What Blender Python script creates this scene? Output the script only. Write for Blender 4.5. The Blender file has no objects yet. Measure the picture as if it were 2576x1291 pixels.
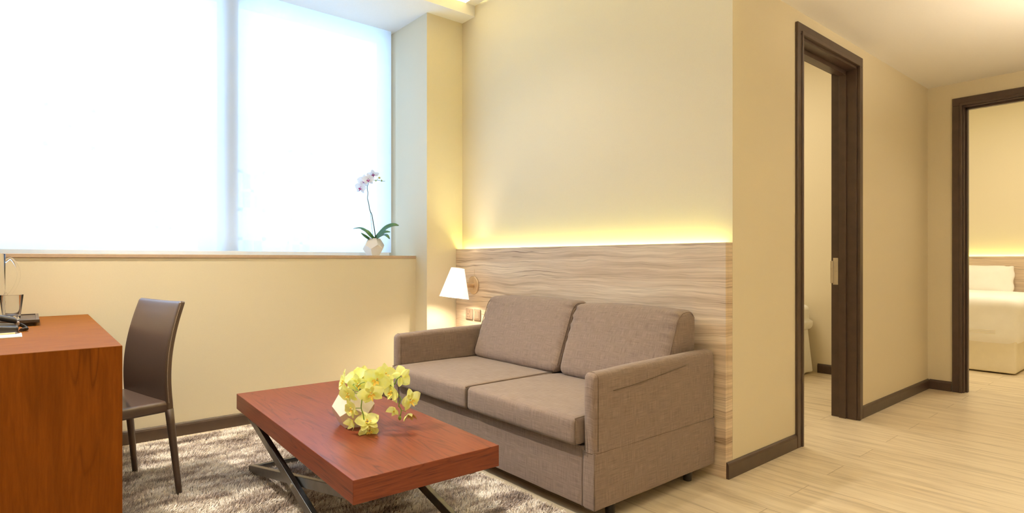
import bpy, bmesh, math, random
import numpy as np
from mathutils import Vector, Matrix, noise
random.seed(7)
SC = bpy.context.scene
COL = SC.collection

# ------------------------------------------------------------------ camera
EYE = 1.05
YAW = math.radians(39.73)
FPX, CX, CY = 1462.0, 1288.0, 645.5
HOR = 654.6
FW = Vector((-math.cos(YAW), math.sin(YAW), 0))
RT = Vector((math.sin(YAW), math.cos(YAW), 0))
cd = bpy.data.cameras.new('camera')
cam = bpy.data.objects.new('camera', cd)
COL.objects.link(cam)
cam.location = (0, 0, EYE)
cam.rotation_euler = (math.pi / 2, 0, math.pi / 2 - YAW)
cd.sensor_width = 36
cd.lens = FPX * 36 / 2576
cd.shift_y = (HOR - CY) / 2576
cd.clip_start = 0.05
SC.camera = cam

# ------------------------------------------------------------------ view, world, lights
SC.view_settings.view_transform = 'Standard'
SC.view_settings.look = 'None'
SC.view_settings.gamma = 1
SC.view_settings.exposure = 0.43
try:
    SC.view_settings.use_curve_mapping = False
    SC.cycles.use_denoising = True
    SC.cycles.max_bounces = 10
    SC.cycles.diffuse_bounces = 6
    SC.cycles.transparent_max_bounces = 12
    SC.cycles.sample_clamp_indirect = 6
    SC.cycles.caustics_reflective = False
    SC.cycles.caustics_refractive = False
    SC.cycles.blur_glossy = 0.5
except Exception:
    pass
w = bpy.data.worlds.new('sky')
SC.world = w
w.use_nodes = True
w.node_tree.nodes['Background'].inputs[0].default_value = (0.47, 0.71, 1.0, 1)
w.node_tree.nodes['Background'].inputs[1].default_value = 3.15

WARM = (1.0, 0.80, 0.52)
YEL = (1.0, 0.83, 0.36)
SOFTW = (1.0, 0.89, 0.72)


def light(name, kind, loc, energy, color=WARM, rot=(0, 0, 0), size=0.1, size_y=None, spot=None, blend=0.6):
    l = bpy.data.lights.new(name, kind)
    l.energy = energy
    l.color = color
    if kind == 'AREA':
        l.size = size
        if size_y:
            l.shape = 'RECTANGLE'
            l.size_y = size_y
    else:
        l.shadow_soft_size = size
    if kind == 'SPOT':
        l.spot_size = math.radians(spot or 90)
        l.spot_blend = blend
    o = bpy.data.objects.new(name, l)
    COL.objects.link(o)
    o.location = loc
    o.rotation_euler = rot
    return o


def aim(o, target):
    d = Vector(target) - o.location
    o.rotation_euler = d.to_track_quat('-Z', 'Y').to_euler()


# sky light entering through the window opening
p = light('sky_portal', 'AREA', (-4.30, 0.05, 2.0), 1, size=1.8, size_y=4.4, rot=(0, math.radians(-90), 0))
p.data.cycles.is_portal = True
# unseen ceiling downlights added to carry light; the first follows the rug shadows
DOWN = [(-3.4, -0.35, 3.14, 330, 74), (-1.9, 0.35, 3.14, 48, 100), (-2.7, 1.55, 3.14, 34, 115), (-0.4, 1.2, 3.14, 8, 110),
        (-0.4, -1.0, 3.14, 30, 110)]
for i, (x, y, z, e, s) in enumerate(DOWN):
    o_ = light('downlight_beam', 'SPOT', (x, y, z - 0.02), e, SOFTW, size=0.045, spot=s, blend=0.7)
    if i == 0:
        aim(o_, (-2.75, 0.75, 0))
# large unseen fill panel added overhead behind the camera
light('room_wash', 'AREA', (0.3, -0.6, 3.10), 27, SOFTW, size=2.2, size_y=2.6)
# unseen downlights added to light the hall
HALL = [(-0.45, 3.5, 2.44, 6, 130), (-0.55, 4.9, 2.44, 6, 130)]
for x, y, z, e, s in HALL:
    light('hall_beam', 'SPOT', (x, y, z - 0.02), e, (1.0, 0.76, 0.46), size=0.05, spot=s, blend=0.8)
# bedroom ceilings
light('bedroom_light', 'AREA', (-3.0, 4.2, 3.05), 29, (1.0, 0.88, 0.66), size=1.2, size_y=1.2)
light('bedroom_light', 'AREA', (-1.0, 7.0, 3.05), 41, (1.0, 0.88, 0.66), size=1.3, size_y=1.3)


# ------------------------------------------------------------------ node helpers
def newmat(name):
    m = bpy.data.materials.new(name)
    m.use_nodes = True
    nt = m.node_tree
    b = nt.nodes['Principled BSDF']
    return m, nt, b


def nd(nt, t, **k):
    n = nt.nodes.new(t)
    for a, v in k.items():
        setattr(n, a, v)
    return n


def coords(nt, scale=(1, 1, 1), rot=(0, 0, 0), kind='Object'):
    tc = nd(nt, 'ShaderNodeTexCoord')
    mp = nd(nt, 'ShaderNodeMapping')
    mp.inputs['Scale'].default_value = scale
    mp.inputs['Rotation'].default_value = rot
    nt.links.new(tc.outputs[kind], mp.inputs['Vector'])
    return mp.outputs['Vector']


def noise_tex(nt, vec, scale=5, detail=4, rough=0.55, dist=0.0):
    n = nd(nt, 'ShaderNodeTexNoise')
    n.inputs['Scale'].default_value = scale
    n.inputs['Detail'].default_value = detail
    n.inputs['Roughness'].default_value = rough
    n.inputs['Distortion'].default_value = dist
    nt.links.new(vec, n.inputs['Vector'])
    return n.outputs['Fac']


def ramp(nt, fac, stops):
    r = nd(nt, 'ShaderNodeValToRGB')
    e = r.color_ramp.elements
    while len(e) < len(stops):
        e.new(0.5)
    for i, (p_, c) in enumerate(stops):
        e[i].position = p_
        e[i].color = (*c, 1) if len(c) == 3 else c
    nt.links.new(fac, r.inputs['Fac'])
    return r.outputs['Color']


def mixc(nt, fac, a, b, mode='MIX'):
    m = nd(nt, 'ShaderNodeMix', data_type='RGBA', blend_type=mode)
    for sock, v in ((m.inputs['Factor'], fac), (m.inputs[6], a), (m.inputs[7], b)):
        if hasattr(v, 'is_output') or hasattr(v, 'links'):
            nt.links.new(v, sock)
        elif isinstance(v, tuple):
            sock.default_value = (*v, 1) if len(v) == 3 else v
        else:
            sock.default_value = v
    return m.outputs[2]


def mth(nt, op, a, b=None):
    m = nd(nt, 'ShaderNodeMath', operation=op)
    for i, v in enumerate((a, b)):
        if v is None:
            continue
        if hasattr(v, 'links'):
            nt.links.new(v, m.inputs[i])
        else:
            m.inputs[i].default_value = v
    return m.outputs[0]


def bump(nt, b, h, strength=0.2, dist=0.002):
    n = nd(nt, 'ShaderNodeBump')
    n.inputs['Strength'].default_value = strength
    n.inputs['Distance'].default_value = dist
    nt.links.new(h, n.inputs['Height'])
    nt.links.new(n.outputs['Normal'], b.inputs['Normal'])


def plain(name, col, rough=0.5, metal=0.0, nscale=30, var=0.06, bmp=0.05, spec=0.5):
    m, nt, b = newmat(name)
    v = coords(nt)
    f = noise_tex(nt, v, nscale, 3)
    c = ramp(nt, f, [(0.3, tuple(x * (1 - var) for x in col)), (0.7, tuple(min(1, x * (1 + var)) for x in col))])
    nt.links.new(c, b.inputs['Base Color'])
    b.inputs['Roughness'].default_value = rough
    b.inputs['Metallic'].default_value = metal
    b.inputs['Specular IOR Level'].default_value = spec
    if bmp:
        bump(nt, b, f, bmp, 0.001)
    return m


def emis(name, col, strength):
    m, nt, b = newmat(name)
    b.inputs['Base Color'].default_value = (*col, 1)
    b.inputs['Emission Color'].default_value = (*col, 1)
    b.inputs['Emission Strength'].default_value = strength
    return m


M = {}
M['wall'] = plain('cream_wall_paint', (0.74, 0.665, 0.50), 0.75, nscale=160, var=0.012, bmp=0.12, spec=0.2)
M['wall_low'] = M['wall']
M['ceiling'] = plain('white_ceiling_paint', (0.88, 0.86, 0.82), 0.85, nscale=90, var=0.01, bmp=0.03, spec=0.1)
M['sillwhite'] = plain('white_window_paint', (0.80, 0.80, 0.80), 0.5, nscale=20, var=0.01, bmp=0)
M['silledge'] = plain('tan_sill_stone', (0.50, 0.37, 0.27), 0.4, nscale=60, var=0.05, bmp=0.02)
M['dark_trim'] = plain('dark_brown_trim', (0.070, 0.044, 0.033), 0.38, nscale=15, var=0.12, bmp=0.02)
M['metal_dark'] = plain('dark_bronze_steel', (0.17, 0.155, 0.135), 0.30, metal=1.0, nscale=25, var=0.15, bmp=0.02)
M['steel'] = plain('brushed_steel', (0.62, 0.56, 0.48), 0.35, metal=0.9, nscale=40, var=0.05, bmp=0.02)
M['gold'] = plain('satin_champagne_metal', (0.66, 0.50, 0.33), 0.35, metal=0.7, nscale=40, var=0.03, bmp=0.0)
M['socket'] = plain('bronze_plastic', (0.33, 0.24, 0.18), 0.4, metal=0.3, nscale=40, var=0.03, bmp=0.0)
M['black'] = plain('black_plastic', (0.022, 0.017, 0.015), 0.28, nscale=30, var=0.1, bmp=0.0)
M['traybrown'] = plain('dark_leatherette', (0.06, 0.04, 0.028), 0.4, nscale=80, var=0.1, bmp=0.1)
M['paper'] = plain('white_paper', (0.85, 0.84, 0.80), 0.6, nscale=30, var=0.01, bmp=0.0)
M['pencilwood'] = plain('natural_pencil_wood', (0.68, 0.45, 0.24), 0.5, nscale=40, var=0.06, bmp=0.0)
M['graphite'] = plain('dark_pencil_tip', (0.12, 0.08, 0.06), 0.5, nscale=40, var=0.06, bmp=0.0)
M['leather'] = plain('brown_leather', (0.092, 0.060, 0.045), 0.31, nscale=220, var=0.06, bmp=0.12)
M['stitch'] = plain('light_stitching', (0.42, 0.33, 0.25), 0.6, nscale=90, var=0.2, bmp=0.0)
M['planter'] = plain('matte_white_ceramic', (0.80, 0.73, 0.66), 0.45, nscale=20, var=0.01, bmp=0.0)
M['soil'] = plain('dark_moss', (0.10, 0.08, 0.04), 0.9, nscale=60, var=0.3, bmp=0.5)
M['leaf'] = plain('orchid_leaf_green', (0.050, 0.135, 0.045), 0.35, nscale=30, var=0.2, bmp=0.05)
M['stemdark'] = plain('dark_green_stem', (0.07, 0.09, 0.05), 0.5, nscale=60, var=0.2, bmp=0.0)
M['stemgreen'] = plain('green_stem', (0.16, 0.27, 0.04), 0.45, nscale=60, var=0.15, bmp=0.0)
M['budgreen'] = plain('green_bud', (0.28, 0.38, 0.05), 0.45, nscale=60, var=0.2, bmp=0.0)
M['budyellow'] = plain('pale_yellow_bud', (0.70, 0.66, 0.22), 0.5, nscale=60, var=0.1, bmp=0.0)
M['orangelip'] = plain('orange_orchid_lip', (0.92, 0.60, 0.10), 0.5, nscale=90, var=0.25, bmp=0.0)
M['magentalip'] = plain('magenta_orchid_lip', (0.38, 0.02, 0.22), 0.5, nscale=90, var=0.2, bmp=0.0)
M['linen'] = plain('white_bed_linen', (0.93, 0.92, 0.88), 0.85, nscale=9, var=0.02, bmp=0.25, spec=0.2)
M['skirt'] = plain('cream_bed_skirt', (0.84, 0.78, 0.62), 0.85, nscale=9, var=0.03, bmp=0.2, spec=0.2)
M['facade'] = plain('white_rendered_facade', (0.86, 0.88, 0.90), 0.8, nscale=2, var=0.02, bmp=0)
M['facade_glass'] = plain('facade_window_glass', (0.44, 0.53, 0.63), 0.3, nscale=2, var=0.05, bmp=0)
M['lampwhite'] = emis('downlight_lens', (1.0, 0.88, 0.68), 12)
M['led'] = emis('warm_led_strip', (0.96, 1.0, 0.32), 28)
M['coveled'] = emis('cove_led_strip', (1.0, 0.84, 0.36), 400)


def petal_mat(name, c1, c2):
    m, nt, b = newmat(name)
    f = noise_tex(nt, coords(nt), 45, 3)
    c = ramp(nt, f, [(0.3, c1), (0.7, c2)])
    nt.links.new(c, b.inputs['Base Color'])
    b.inputs['Roughness'].default_value = 0.55
    tr = nd(nt, 'ShaderNodeBsdfTranslucent')
    nt.links.new(c, tr.inputs['Color'])
    mx = nd(nt, 'ShaderNodeMixShader')
    mx.inputs[0].default_value = 0.35
    out = nt.nodes['Material Output']
    nt.links.new(b.outputs[0], mx.inputs[1])
    nt.links.new(tr.outputs[0], mx.inputs[2])
    nt.links.new(mx.outputs[0], out.inputs['Surface'])
    return m


M['petal_y'] = petal_mat('yellow_petal', (0.90, 0.90, 0.26), (0.84, 0.90, 0.42))
M['petal_w'] = petal_mat('white_petal', (0.88, 0.86, 0.88), (0.92, 0.90, 0.90))


def shade_mat():
    m, nt, b = newmat('white_lamp_fabric')
    b.inputs['Base Color'].default_value = (0.9, 0.86, 0.80, 1)
    b.inputs['Roughness'].default_value = 0.9
    b.inputs['Emission Color'].default_value = (1, 0.93, 0.86, 1)
    b.inputs['Emission Strength'].default_value = 0.50
    tr = nd(nt, 'ShaderNodeBsdfTranslucent')
    tr.inputs['Color'].default_value = (0.95, 0.88, 0.78, 1)
    mx = nd(nt, 'ShaderNodeMixShader')
    mx.inputs[0].default_value = 0.16
    nt.links.new(b.outputs[0], mx.inputs[1])
    nt.links.new(tr.outputs[0], mx.inputs[2])
    nt.links.new(mx.outputs[0], nt.nodes['Material Output'].inputs['Surface'])
    return m


M['shade'] = shade_mat()


def blind_mat():
    m, nt, b = newmat('sheer_roller_fabric')
    b.inputs['Base Color'].default_value = (0.9, 0.93, 0.97, 1)
    b.inputs['Roughness'].default_value = 0.9
    tr = nd(nt, 'ShaderNodeBsdfTranslucent')
    tr.inputs['Color'].default_value = (0.93, 0.96, 1.0, 1)
    tp = nd(nt, 'ShaderNodeBsdfTransparent')
    tp.inputs['Color'].default_value = (0.97, 0.99, 1.0, 1)
    m1 = nd(nt, 'ShaderNodeMixShader')
    m1.inputs[0].default_value = 0.85
    nt.links.new(b.outputs[0], m1.inputs[1])
    nt.links.new(tr.outputs[0], m1.inputs[2])
    m2 = nd(nt, 'ShaderNodeMixShader')
    m2.inputs[0].default_value = 0.12
    nt.links.new(m1.outputs[0], m2.inputs[1])
    nt.links.new(tp.outputs[0], m2.inputs[2])
    nt.links.new(m2.outputs[0], nt.nodes['Material Output'].inputs['Surface'])
    return m


M['blind'] = blind_mat()


def glass_mat(name, tint=(1, 1, 1), rough=0.0, thin=True):
    m, nt, b = newmat(name)
    g = nd(nt, 'ShaderNodeBsdfGlossy')
    g.inputs['Roughness'].default_value = rough
    tp = nd(nt, 'ShaderNodeBsdfTransparent')
    tp.inputs['Color'].default_value = (*tint, 1)
    lw = nd(nt, 'ShaderNodeLayerWeight')
    lw.inputs['Blend'].default_value = 0.12
    mx = nd(nt, 'ShaderNodeMixShader')
    nt.links.new(lw.outputs['Fresnel'], mx.inputs[0])
    nt.links.new(tp.outputs[0], mx.inputs[1])
    nt.links.new(g.outputs[0], mx.inputs[2])
    nt.links.new(mx.outputs[0], nt.nodes['Material Output'].inputs['Surface'])
    return m


M['pane'] = glass_mat('window_glass', (0.96, 0.98, 1.0))


def real_glass():
    m, nt, b = newmat('clear_drinking_glass')
    b.inputs['Base Color'].default_value = (1, 1, 1, 1)
    b.inputs['Roughness'].default_value = 0.0
    b.inputs['IOR'].default_value = 1.14
    b.inputs['Transmission Weight'].default_value = 1.0
    return m


M['glass'] = real_glass()


def wood(name, dark, mid, lite, scale, ring=7.0, rough=0.35, dist=3.0, vein=0.55, rot=(0, 0, 0), coat=0.0, fine=60, swap=None):
    """grain runs along the axis whose scale is smallest"""
    m, nt, b = newmat(name)
    v = coords(nt, scale, rot)
    if swap:                                   # end faces: veneer runs along the edge
        tc = nd(nt, 'ShaderNodeTexCoord')
        sp = nd(nt, 'ShaderNodeSeparateXYZ')
        nt.links.new(tc.outputs['Object'], sp.inputs[0])
        cb = nd(nt, 'ShaderNodeCombineXYZ')
        nt.links.new(sp.outputs[1], cb.inputs[0])
        nt.links.new(sp.outputs[2], cb.inputs[1])
        mp = nd(nt, 'ShaderNodeMapping')
        mp.inputs['Scale'].default_value = swap
        nt.links.new(cb.outputs[0], mp.inputs['Vector'])
        sn = nd(nt, 'ShaderNodeSeparateXYZ')
        nt.links.new(tc.outputs['Normal'], sn.inputs[0])
        sel = mth(nt, 'GREATER_THAN', mth(nt, 'ABSOLUTE', sn.outputs[0]), 0.7)
        mv = nd(nt, 'ShaderNodeMix', data_type='VECTOR')
        nt.links.new(sel, mv.inputs[0])
        nt.links.new(v, mv.inputs[4])
        nt.links.new(mp.outputs[0], mv.inputs[5])
        v = mv.outputs[1]
    big = noise_tex(nt, v, 1.0, 3, 0.5, 0.6)
    ph = mth(nt, 'MULTIPLY', big, ring)
    fr = mth(nt, 'FRACT', ph)
    tri = mth(nt, 'ABSOLUTE', mth(nt, 'SUBTRACT', fr, 0.5))
    fgrain = noise_tex(nt, v, fine / 10, 6, 0.7, 0.2)
    base = ramp(nt, fgrain, [(0.25, mid), (0.75, lite)])
    line = ramp(nt, tri, [(0.0, (1, 1, 1)), (0.10, (0.25, 0.25, 0.25)), (0.30, (0, 0, 0))])
    broad = noise_tex(nt, v, 1.7, 2, 0.5, 0.3)
    bmask = ramp(nt, broad, [(0.40, (0, 0, 0)), (0.62, (1, 1, 1))])
    lf = nd(nt, 'ShaderNodeMix', data_type='FLOAT')
    amt = mth(nt, 'MULTIPLY', mth(nt, 'MULTIPLY', line, mth(nt, 'ADD', mth(nt, 'MULTIPLY', bmask, 0.75), 0.25)), vein)
    c = mixc(nt, amt, base, dark)
    nt.links.new(c, b.inputs['Base Color'])
    b.inputs['Roughness'].default_value = rough
    b.inputs['Coat Weight'].default_value = coat
    b.inputs['Coat Roughness'].default_value = 0.2
    bump(nt, b, fgrain, 0.06, 0.0008)
    return m




def panel_wood():
    m, nt, b = newmat('pale_striped_laminate')
    v = coords(nt, (0.8, 0.8, 1.0))
    # slow warp so the streaks wander round knots
    wn = nd(nt, 'ShaderNodeTexNoise')
    wn.inputs['Scale'].default_value = 2.6
    wn.inputs['Detail'].default_value = 3
    nt.links.new(coords(nt, (0.9, 0.9, 2.2)), wn.inputs['Vector'])
    wv = nd(nt, 'ShaderNodeVectorMath', operation='MULTIPLY_ADD')
    nt.links.new(wn.outputs['Color'], wv.inputs[0])
    wv.inputs[1].default_value = (0.0, 0.0, 0.06)
    nt.links.new(v, wv.inputs[2])
    def st(sc, det=3, ro=0.6):
        mp = nd(nt, 'ShaderNodeMapping')
        mp.inputs['Scale'].default_value = sc
        nt.links.new(wv.outputs[0], mp.inputs['Vector'])
        return noise_tex(nt, mp.outputs[0], 1.0, det, ro)
    wide = st((0.9, 0.9, 22))
    fine = st((3.0, 3.0, 190), 4, 0.7)
    vein = st((0.7, 0.7, 30), 2, 0.5)
    base = ramp(nt, wide, [(0.30, (0.44, 0.32, 0.22)), (0.48, (0.66, 0.52, 0.38)), (0.68, (0.78, 0.66, 0.51))])
    tri = mth(nt, 'ABSOLUTE', mth(nt, 'SUBTRACT', mth(nt, 'FRACT', mth(nt, 'MULTIPLY', vein, 5.0)), 0.5))
    ln = ramp(nt, tri, [(0.0, (1, 1, 1)), (0.035, (0.5, 0.5, 0.5)), (0.12, (0, 0, 0))])
    msk = ramp(nt, st((0.8, 0.8, 7), 2), [(0.45, (0, 0, 0)), (0.60, (1, 1, 1))])
    c = mixc(nt, mth(nt, 'MULTIPLY', mth(nt, 'MULTIPLY', ln, msk), 0.9), base, (0.15, 0.08, 0.05))
    fr = ramp(nt, fine, [(0.32, (0.66, 0.62, 0.58)), (0.56, (1.06, 1.06, 1.06))])
    c = mixc(nt, 0.8, c, fr, 'MULTIPLY')
    nt.links.new(c, b.inputs['Base Color'])
    b.inputs['Roughness'].default_value = 0.55
    bump(nt, b, fine, 0.08, 0.0006)
    return m


M['panel'] = panel_wood()
M['table_wood'] = wood('red_walnut_veneer', (0.055, 0.012, 0.010), (0.135, 0.028, 0.013), (0.215, 0.052, 0.023), (0.8, 9.0, 22.0), swap=(1.2, 20, 1), ring=14,
                       rough=0.36, vein=0.8, coat=0.0, fine=90)
M['desk_front'] = wood('amber_walnut_panel', (0.075, 0.020, 0.003), (0.155, 0.040, 0.004), (0.24, 0.066, 0.007), (6.0, 6.0, 0.5), ring=8,
                       rough=0.42, vein=0.7, coat=0.0, fine=130)
M['desk_top'] = wood('orange_walnut_top', (0.08, 0.022, 0.006), (0.135, 0.046, 0.009), (0.185, 0.068, 0.014), (6.0, 1.0, 6.0), ring=8,
                     rough=0.6, vein=0.35, coat=0.0, fine=90)
for k_ in ('desk_top', 'desk_front'):
    M[k_].node_tree.nodes['Principled BSDF'].inputs['IOR'].default_value = 1.12
M['table_wood'].node_tree.nodes['Principled BSDF'].inputs['IOR'].default_value = 1.32


def fabric(name, dark, mid, lite):
    m, nt, b = newmat(name)
    tc = nd(nt, 'ShaderNodeTexCoord')
    sx_ = nd(nt, 'ShaderNodeSeparateXYZ')
    nt.links.new(tc.outputs['Object'], sx_.inputs[0])
    geo = nd(nt, 'ShaderNodeNewGeometry')
    sn = nd(nt, 'ShaderNodeSeparateXYZ')
    nt.links.new(geo.outputs['Normal'], sn.inputs[0])
    side = mth(nt, 'GREATER_THAN', mth(nt, 'ABSOLUTE', sn.outputs[0]), 0.7)
    X, Y, Z = sx_.outputs
    def lerp(a, b_):
        mm = nd(nt, 'ShaderNodeMix', data_type='FLOAT')
        nt.links.new(side, mm.inputs[0])
        nt.links.new(a, mm.inputs[2])
        nt.links.new(b_, mm.inputs[3])
        return mm.outputs[0]
    u = lerp(X, Y)
    v = lerp(mth(nt, 'ADD', Y, Z), Z)
    cb = nd(nt, 'ShaderNodeCombineXYZ')
    nt.links.new(u, cb.inputs[0])
    nt.links.new(v, cb.inputs[1])
    def th(sc, seed):
        mp = nd(nt, 'ShaderNodeMapping')
        mp.inputs['Scale'].default_value = sc
        mp.inputs['Location'].default_value = (seed, seed, 0)
        nt.links.new(cb.outputs[0], mp.inputs['Vector'])
        return noise_tex(nt, mp.outputs[0], 1.0, 2, 0.6)
    s = mth(nt, 'ADD', th((12, 560, 1), 3.1), th((560, 16, 1), 7.7))
    s = mth(nt, 'MULTIPLY', s, 0.5)
    c = ramp(nt, s, [(0.36, dark), (0.5, mid), (0.64, lite)])
    nt.links.new(c, b.inputs['Base Color'])
    b.inputs['Roughness'].default_value = 0.92
    b.inputs['Specular IOR Level'].default_value = 0.15
    b.inputs['Sheen Weight'].default_value = 0.15
    bump(nt, b, s, 0.35, 0.0012)
    return m


M['sofa'] = fabric('taupe_woven_upholstery', (0.160, 0.113, 0.093), (0.225, 0.166, 0.138), (0.295, 0.225, 0.19))
M['sofa_pipe'] = fabric('taupe_seam', (0.08, 0.05, 0.036), (0.14, 0.095, 0.07), (0.2, 0.14, 0.1))


def floor_mat():
    m, nt, b = newmat('wood_look_floor_tile')
    v = coords(nt)
    br = nd(nt, 'ShaderNodeTexBrick')
    br.offset = 0.37
    br.inputs['Scale'].default_value = 1.0
    br.inputs['Mortar Size'].default_value = 0.0020
    br.inputs['Mortar Smooth'].default_value = 0.1
    br.inputs['Bias'].default_value = 0.0
    br.inputs['Brick Width'].default_value = 1.2
    br.inputs['Row Height'].default_value = 0.2
    br.inputs['Color1'].default_value = (0.42, 0.42, 0.42, 1)
    br.inputs['Color2'].default_value = (0.58, 0.58, 0.58, 1)
    br.inputs['Mortar'].default_value = (0.1, 0.1, 0.1, 1)
    nt.links.new(v, br.inputs['Vector'])
    # each board shifts the grain
    sh = nd(nt, 'ShaderNodeVectorMath', operation='MULTIPLY_ADD')
    nt.links.new(br.outputs['Color'], sh.inputs[0])
    sh.inputs[1].default_value = (19, 37, 11)
    nt.links.new(coords(nt, (1.6, 16, 1)), sh.inputs[2])
    g = noise_tex(nt, sh.outputs[0], 1.5, 6, 0.62, 0.5)
    base = ramp(nt, g, [(0.28, (0.50, 0.41, 0.285)), (0.5, (0.72, 0.61, 0.445)), (0.72, (0.83, 0.725, 0.55))])
    tone = mixc(nt, 0.10, base, br.outputs['Color'], 'OVERLAY')
    c = mixc(nt, mth(nt, 'MULTIPLY', br.outputs['Fac'], 0.6), tone, (0.33, 0.25, 0.16))
    nt.links.new(c, b.inputs['Base Color'])
    b.inputs['Roughness'].default_value = 0.36
    bump(nt, b, br.outputs['Fac'], -0.15, 0.0008)
    return m


M['floor'] = floor_mat()


def rug_mat():
    m, nt, b = newmat('shag_pile_yarn')
    f1 = noise_tex(nt, coords(nt, (11, 4.6, 1)), 1.0, 3, 0.6, 0.4)  # streaks put the pile's directional sheen into the colour
    f2 = noise_tex(nt, coords(nt, (160, 160, 60)), 1.0, 2, 0.6)
    s = mth(nt, 'ADD', mth(nt, 'MULTIPLY', f1, 0.75), mth(nt, 'MULTIPLY', f2, 0.25))
    c = ramp(nt, s, [(0.36, (0.25, 0.19, 0.165)), (0.46, (0.56, 0.46, 0.405)), (0.55, (0.96, 0.89, 0.81))])
    nt.links.new(c, b.inputs['Base Color'])
    b.inputs['Roughness'].default_value = 0.6
    b.inputs['Sheen Weight'].default_value = 0.4
    return m


M['rug'] = rug_mat()
M['rugback'] = plain('rug_backing', (0.16, 0.125, 0.10), 0.95, nscale=60, var=0.2, bmp=0.3)


# ------------------------------------------------------------------ geometry helpers
def setp(o, label=None, cat=None, group=None, kind=None):
    if label: o['label'] = label
    if cat: o['category'] = cat
    if group: o['group'] = group
    if kind: o['kind'] = kind
    return o


def thing(name, loc, label, cat, group=None, rz=0):
    o = bpy.data.objects.new(name, None)
    o.empty_display_size = 0.1
    COL.objects.link(o)
    o.location = loc
    o.rotation_euler = (0, 0, rz)
    return setp(o, label, cat, group)


def obj(name, bm, mat, parent=None, smooth=False, local=False, angle=None):
    """bm is in world coordinates unless local; parent offset removed (parents written local when rotated)"""
    me = bpy.data.meshes.new(name)
    if parent is not None and not local:
        off = Vector(parent.location)
        pp = parent.parent
        while pp is not None:
            off += Vector(pp.location)
            pp = pp.parent
        bmesh.ops.translate(bm, verts=bm.verts, vec=-off)
    bmesh.ops.recalc_face_normals(bm, faces=bm.faces)
    bm.to_mesh(me)
    bm.free()
    if smooth:
        for f in me.polygons:
            f.use_smooth = True
        if angle:
            me.set_sharp_from_angle(angle=math.radians(angle))
    o = bpy.data.objects.new(name, me)
    COL.objects.link(o)
    me.materials.append(mat)
    if parent is not None:
        o.parent = parent
    return o


def box(bm, x0, x1, y0, y1, z0, z1, bev=0.0, seg=2, mat=None):
    r = bmesh.ops.create_cube(bm, size=1)
    vs = r['verts']
    for v in vs:
        v.co.x = x0 + (v.co.x + 0.5) * (x1 - x0)
        v.co.y = y0 + (v.co.y + 0.5) * (y1 - y0)
        v.co.z = z0 + (v.co.z + 0.5) * (z1 - z0)
    if bev:
        es = list({e for v in vs for e in v.link_edges})
        bmesh.ops.bevel(bm, geom=es, offset=bev, segments=seg, affect='EDGES', profile=0.5)
    return vs


def B(*a, **k):
    bm = bmesh.new()
    box(bm, *a, **k)
    return bm


def boxes(lst, bev=0.0):
    bm = bmesh.new()
    for a in lst:
        box(bm, *a, bev=bev)
    return bm


def frame_from(d):
    d = d.normalized()
    up = Vector((0, 0, 1)) if abs(d.z) < 0.95 else Vector((1, 0, 0))
    a = d.cross(up).normalized()
    return a, a.cross(d).normalized()


def tube(bm, pts, rad, seg=8, cap=True):
    pts = [Vector(p_) for p_ in pts]
    n = len(pts)
    rads = rad if isinstance(rad, (list, tuple)) else [rad] * n
    rings = []
    a, b_ = frame_from(pts[1] - pts[0])
    for i in range(n):
        d = (pts[min(i + 1, n - 1)] - pts[max(i - 1, 0)])
        if d.length > 1e-9:
            d.normalize()
            a = (a - d * a.dot(d))
            if a.length < 1e-6:
                a = frame_from(d)[0]
            a.normalize()
            b_ = d.cross(a)
        rings.append([bm.verts.new(pts[i] + (a * math.cos(t) + b_ * math.sin(t)) * rads[i])
                      for t in [2 * math.pi * k / seg for k in range(seg)]])
    for i in range(n - 1):
        for k in range(seg):
            bm.faces.new((rings[i][k], rings[i][(k + 1) % seg], rings[i + 1][(k + 1) % seg], rings[i + 1][k]))
    if cap:
        bm.faces.new(rings[0][::-1])
        bm.faces.new(rings[-1])


def smoothpath(pts, sub=6):
    P = [Vector(p_) for p_ in pts]
    P = [P[0] * 2 - P[1]] + P + [P[-1] * 2 - P[-2]]
    out = []
    for i in range(1, len(P) - 2):
        for k in range(sub):
            t = k / sub
            p0, p1, p2, p3 = P[i - 1], P[i], P[i + 1], P[i + 2]
            out.append(0.5 * ((2 * p1) + (p2 - p0) * t + (2 * p0 - 5 * p1 + 4 * p2 - p3) * t * t + (3 * p1 - p0 - 3 * p2 + p3) * t ** 3))
    out.append(P[-2])
    return out


def bar(bm, p, q, wy, wz, bev=0.002):
    """rectangular bar from p to q; wy across (horizontal), wz the other way"""
    p, q = Vector(p), Vector(q)
    d = (q - p).normalized()
    side = d.cross(Vector((0, 0, 1)))
    side = side.normalized() if side.length > 1e-4 else Vector((1, 0, 0))
    up = side.cross(d).normalized()
    vs = []
    for s in (p, q):
        for a, b_ in ((-1, -1), (1, -1), (1, 1), (-1, 1)):
            vs.append(bm.verts.new(s + side * a * wy / 2 + up * b_ * wz / 2))
    fs = [(0, 1, 2, 3), (7, 6, 5, 4), (0, 4, 5, 1), (1, 5, 6, 2), (2, 6, 7, 3), (3, 7, 4, 0)]
    faces = [bm.faces.new([vs[i] for i in f]) for f in fs]
    if bev:
        es = list({e for v in vs for e in v.link_edges})
        bmesh.ops.bevel(bm, geom=es, offset=bev, segments=2, affect='EDGES', profile=0.5)


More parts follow.
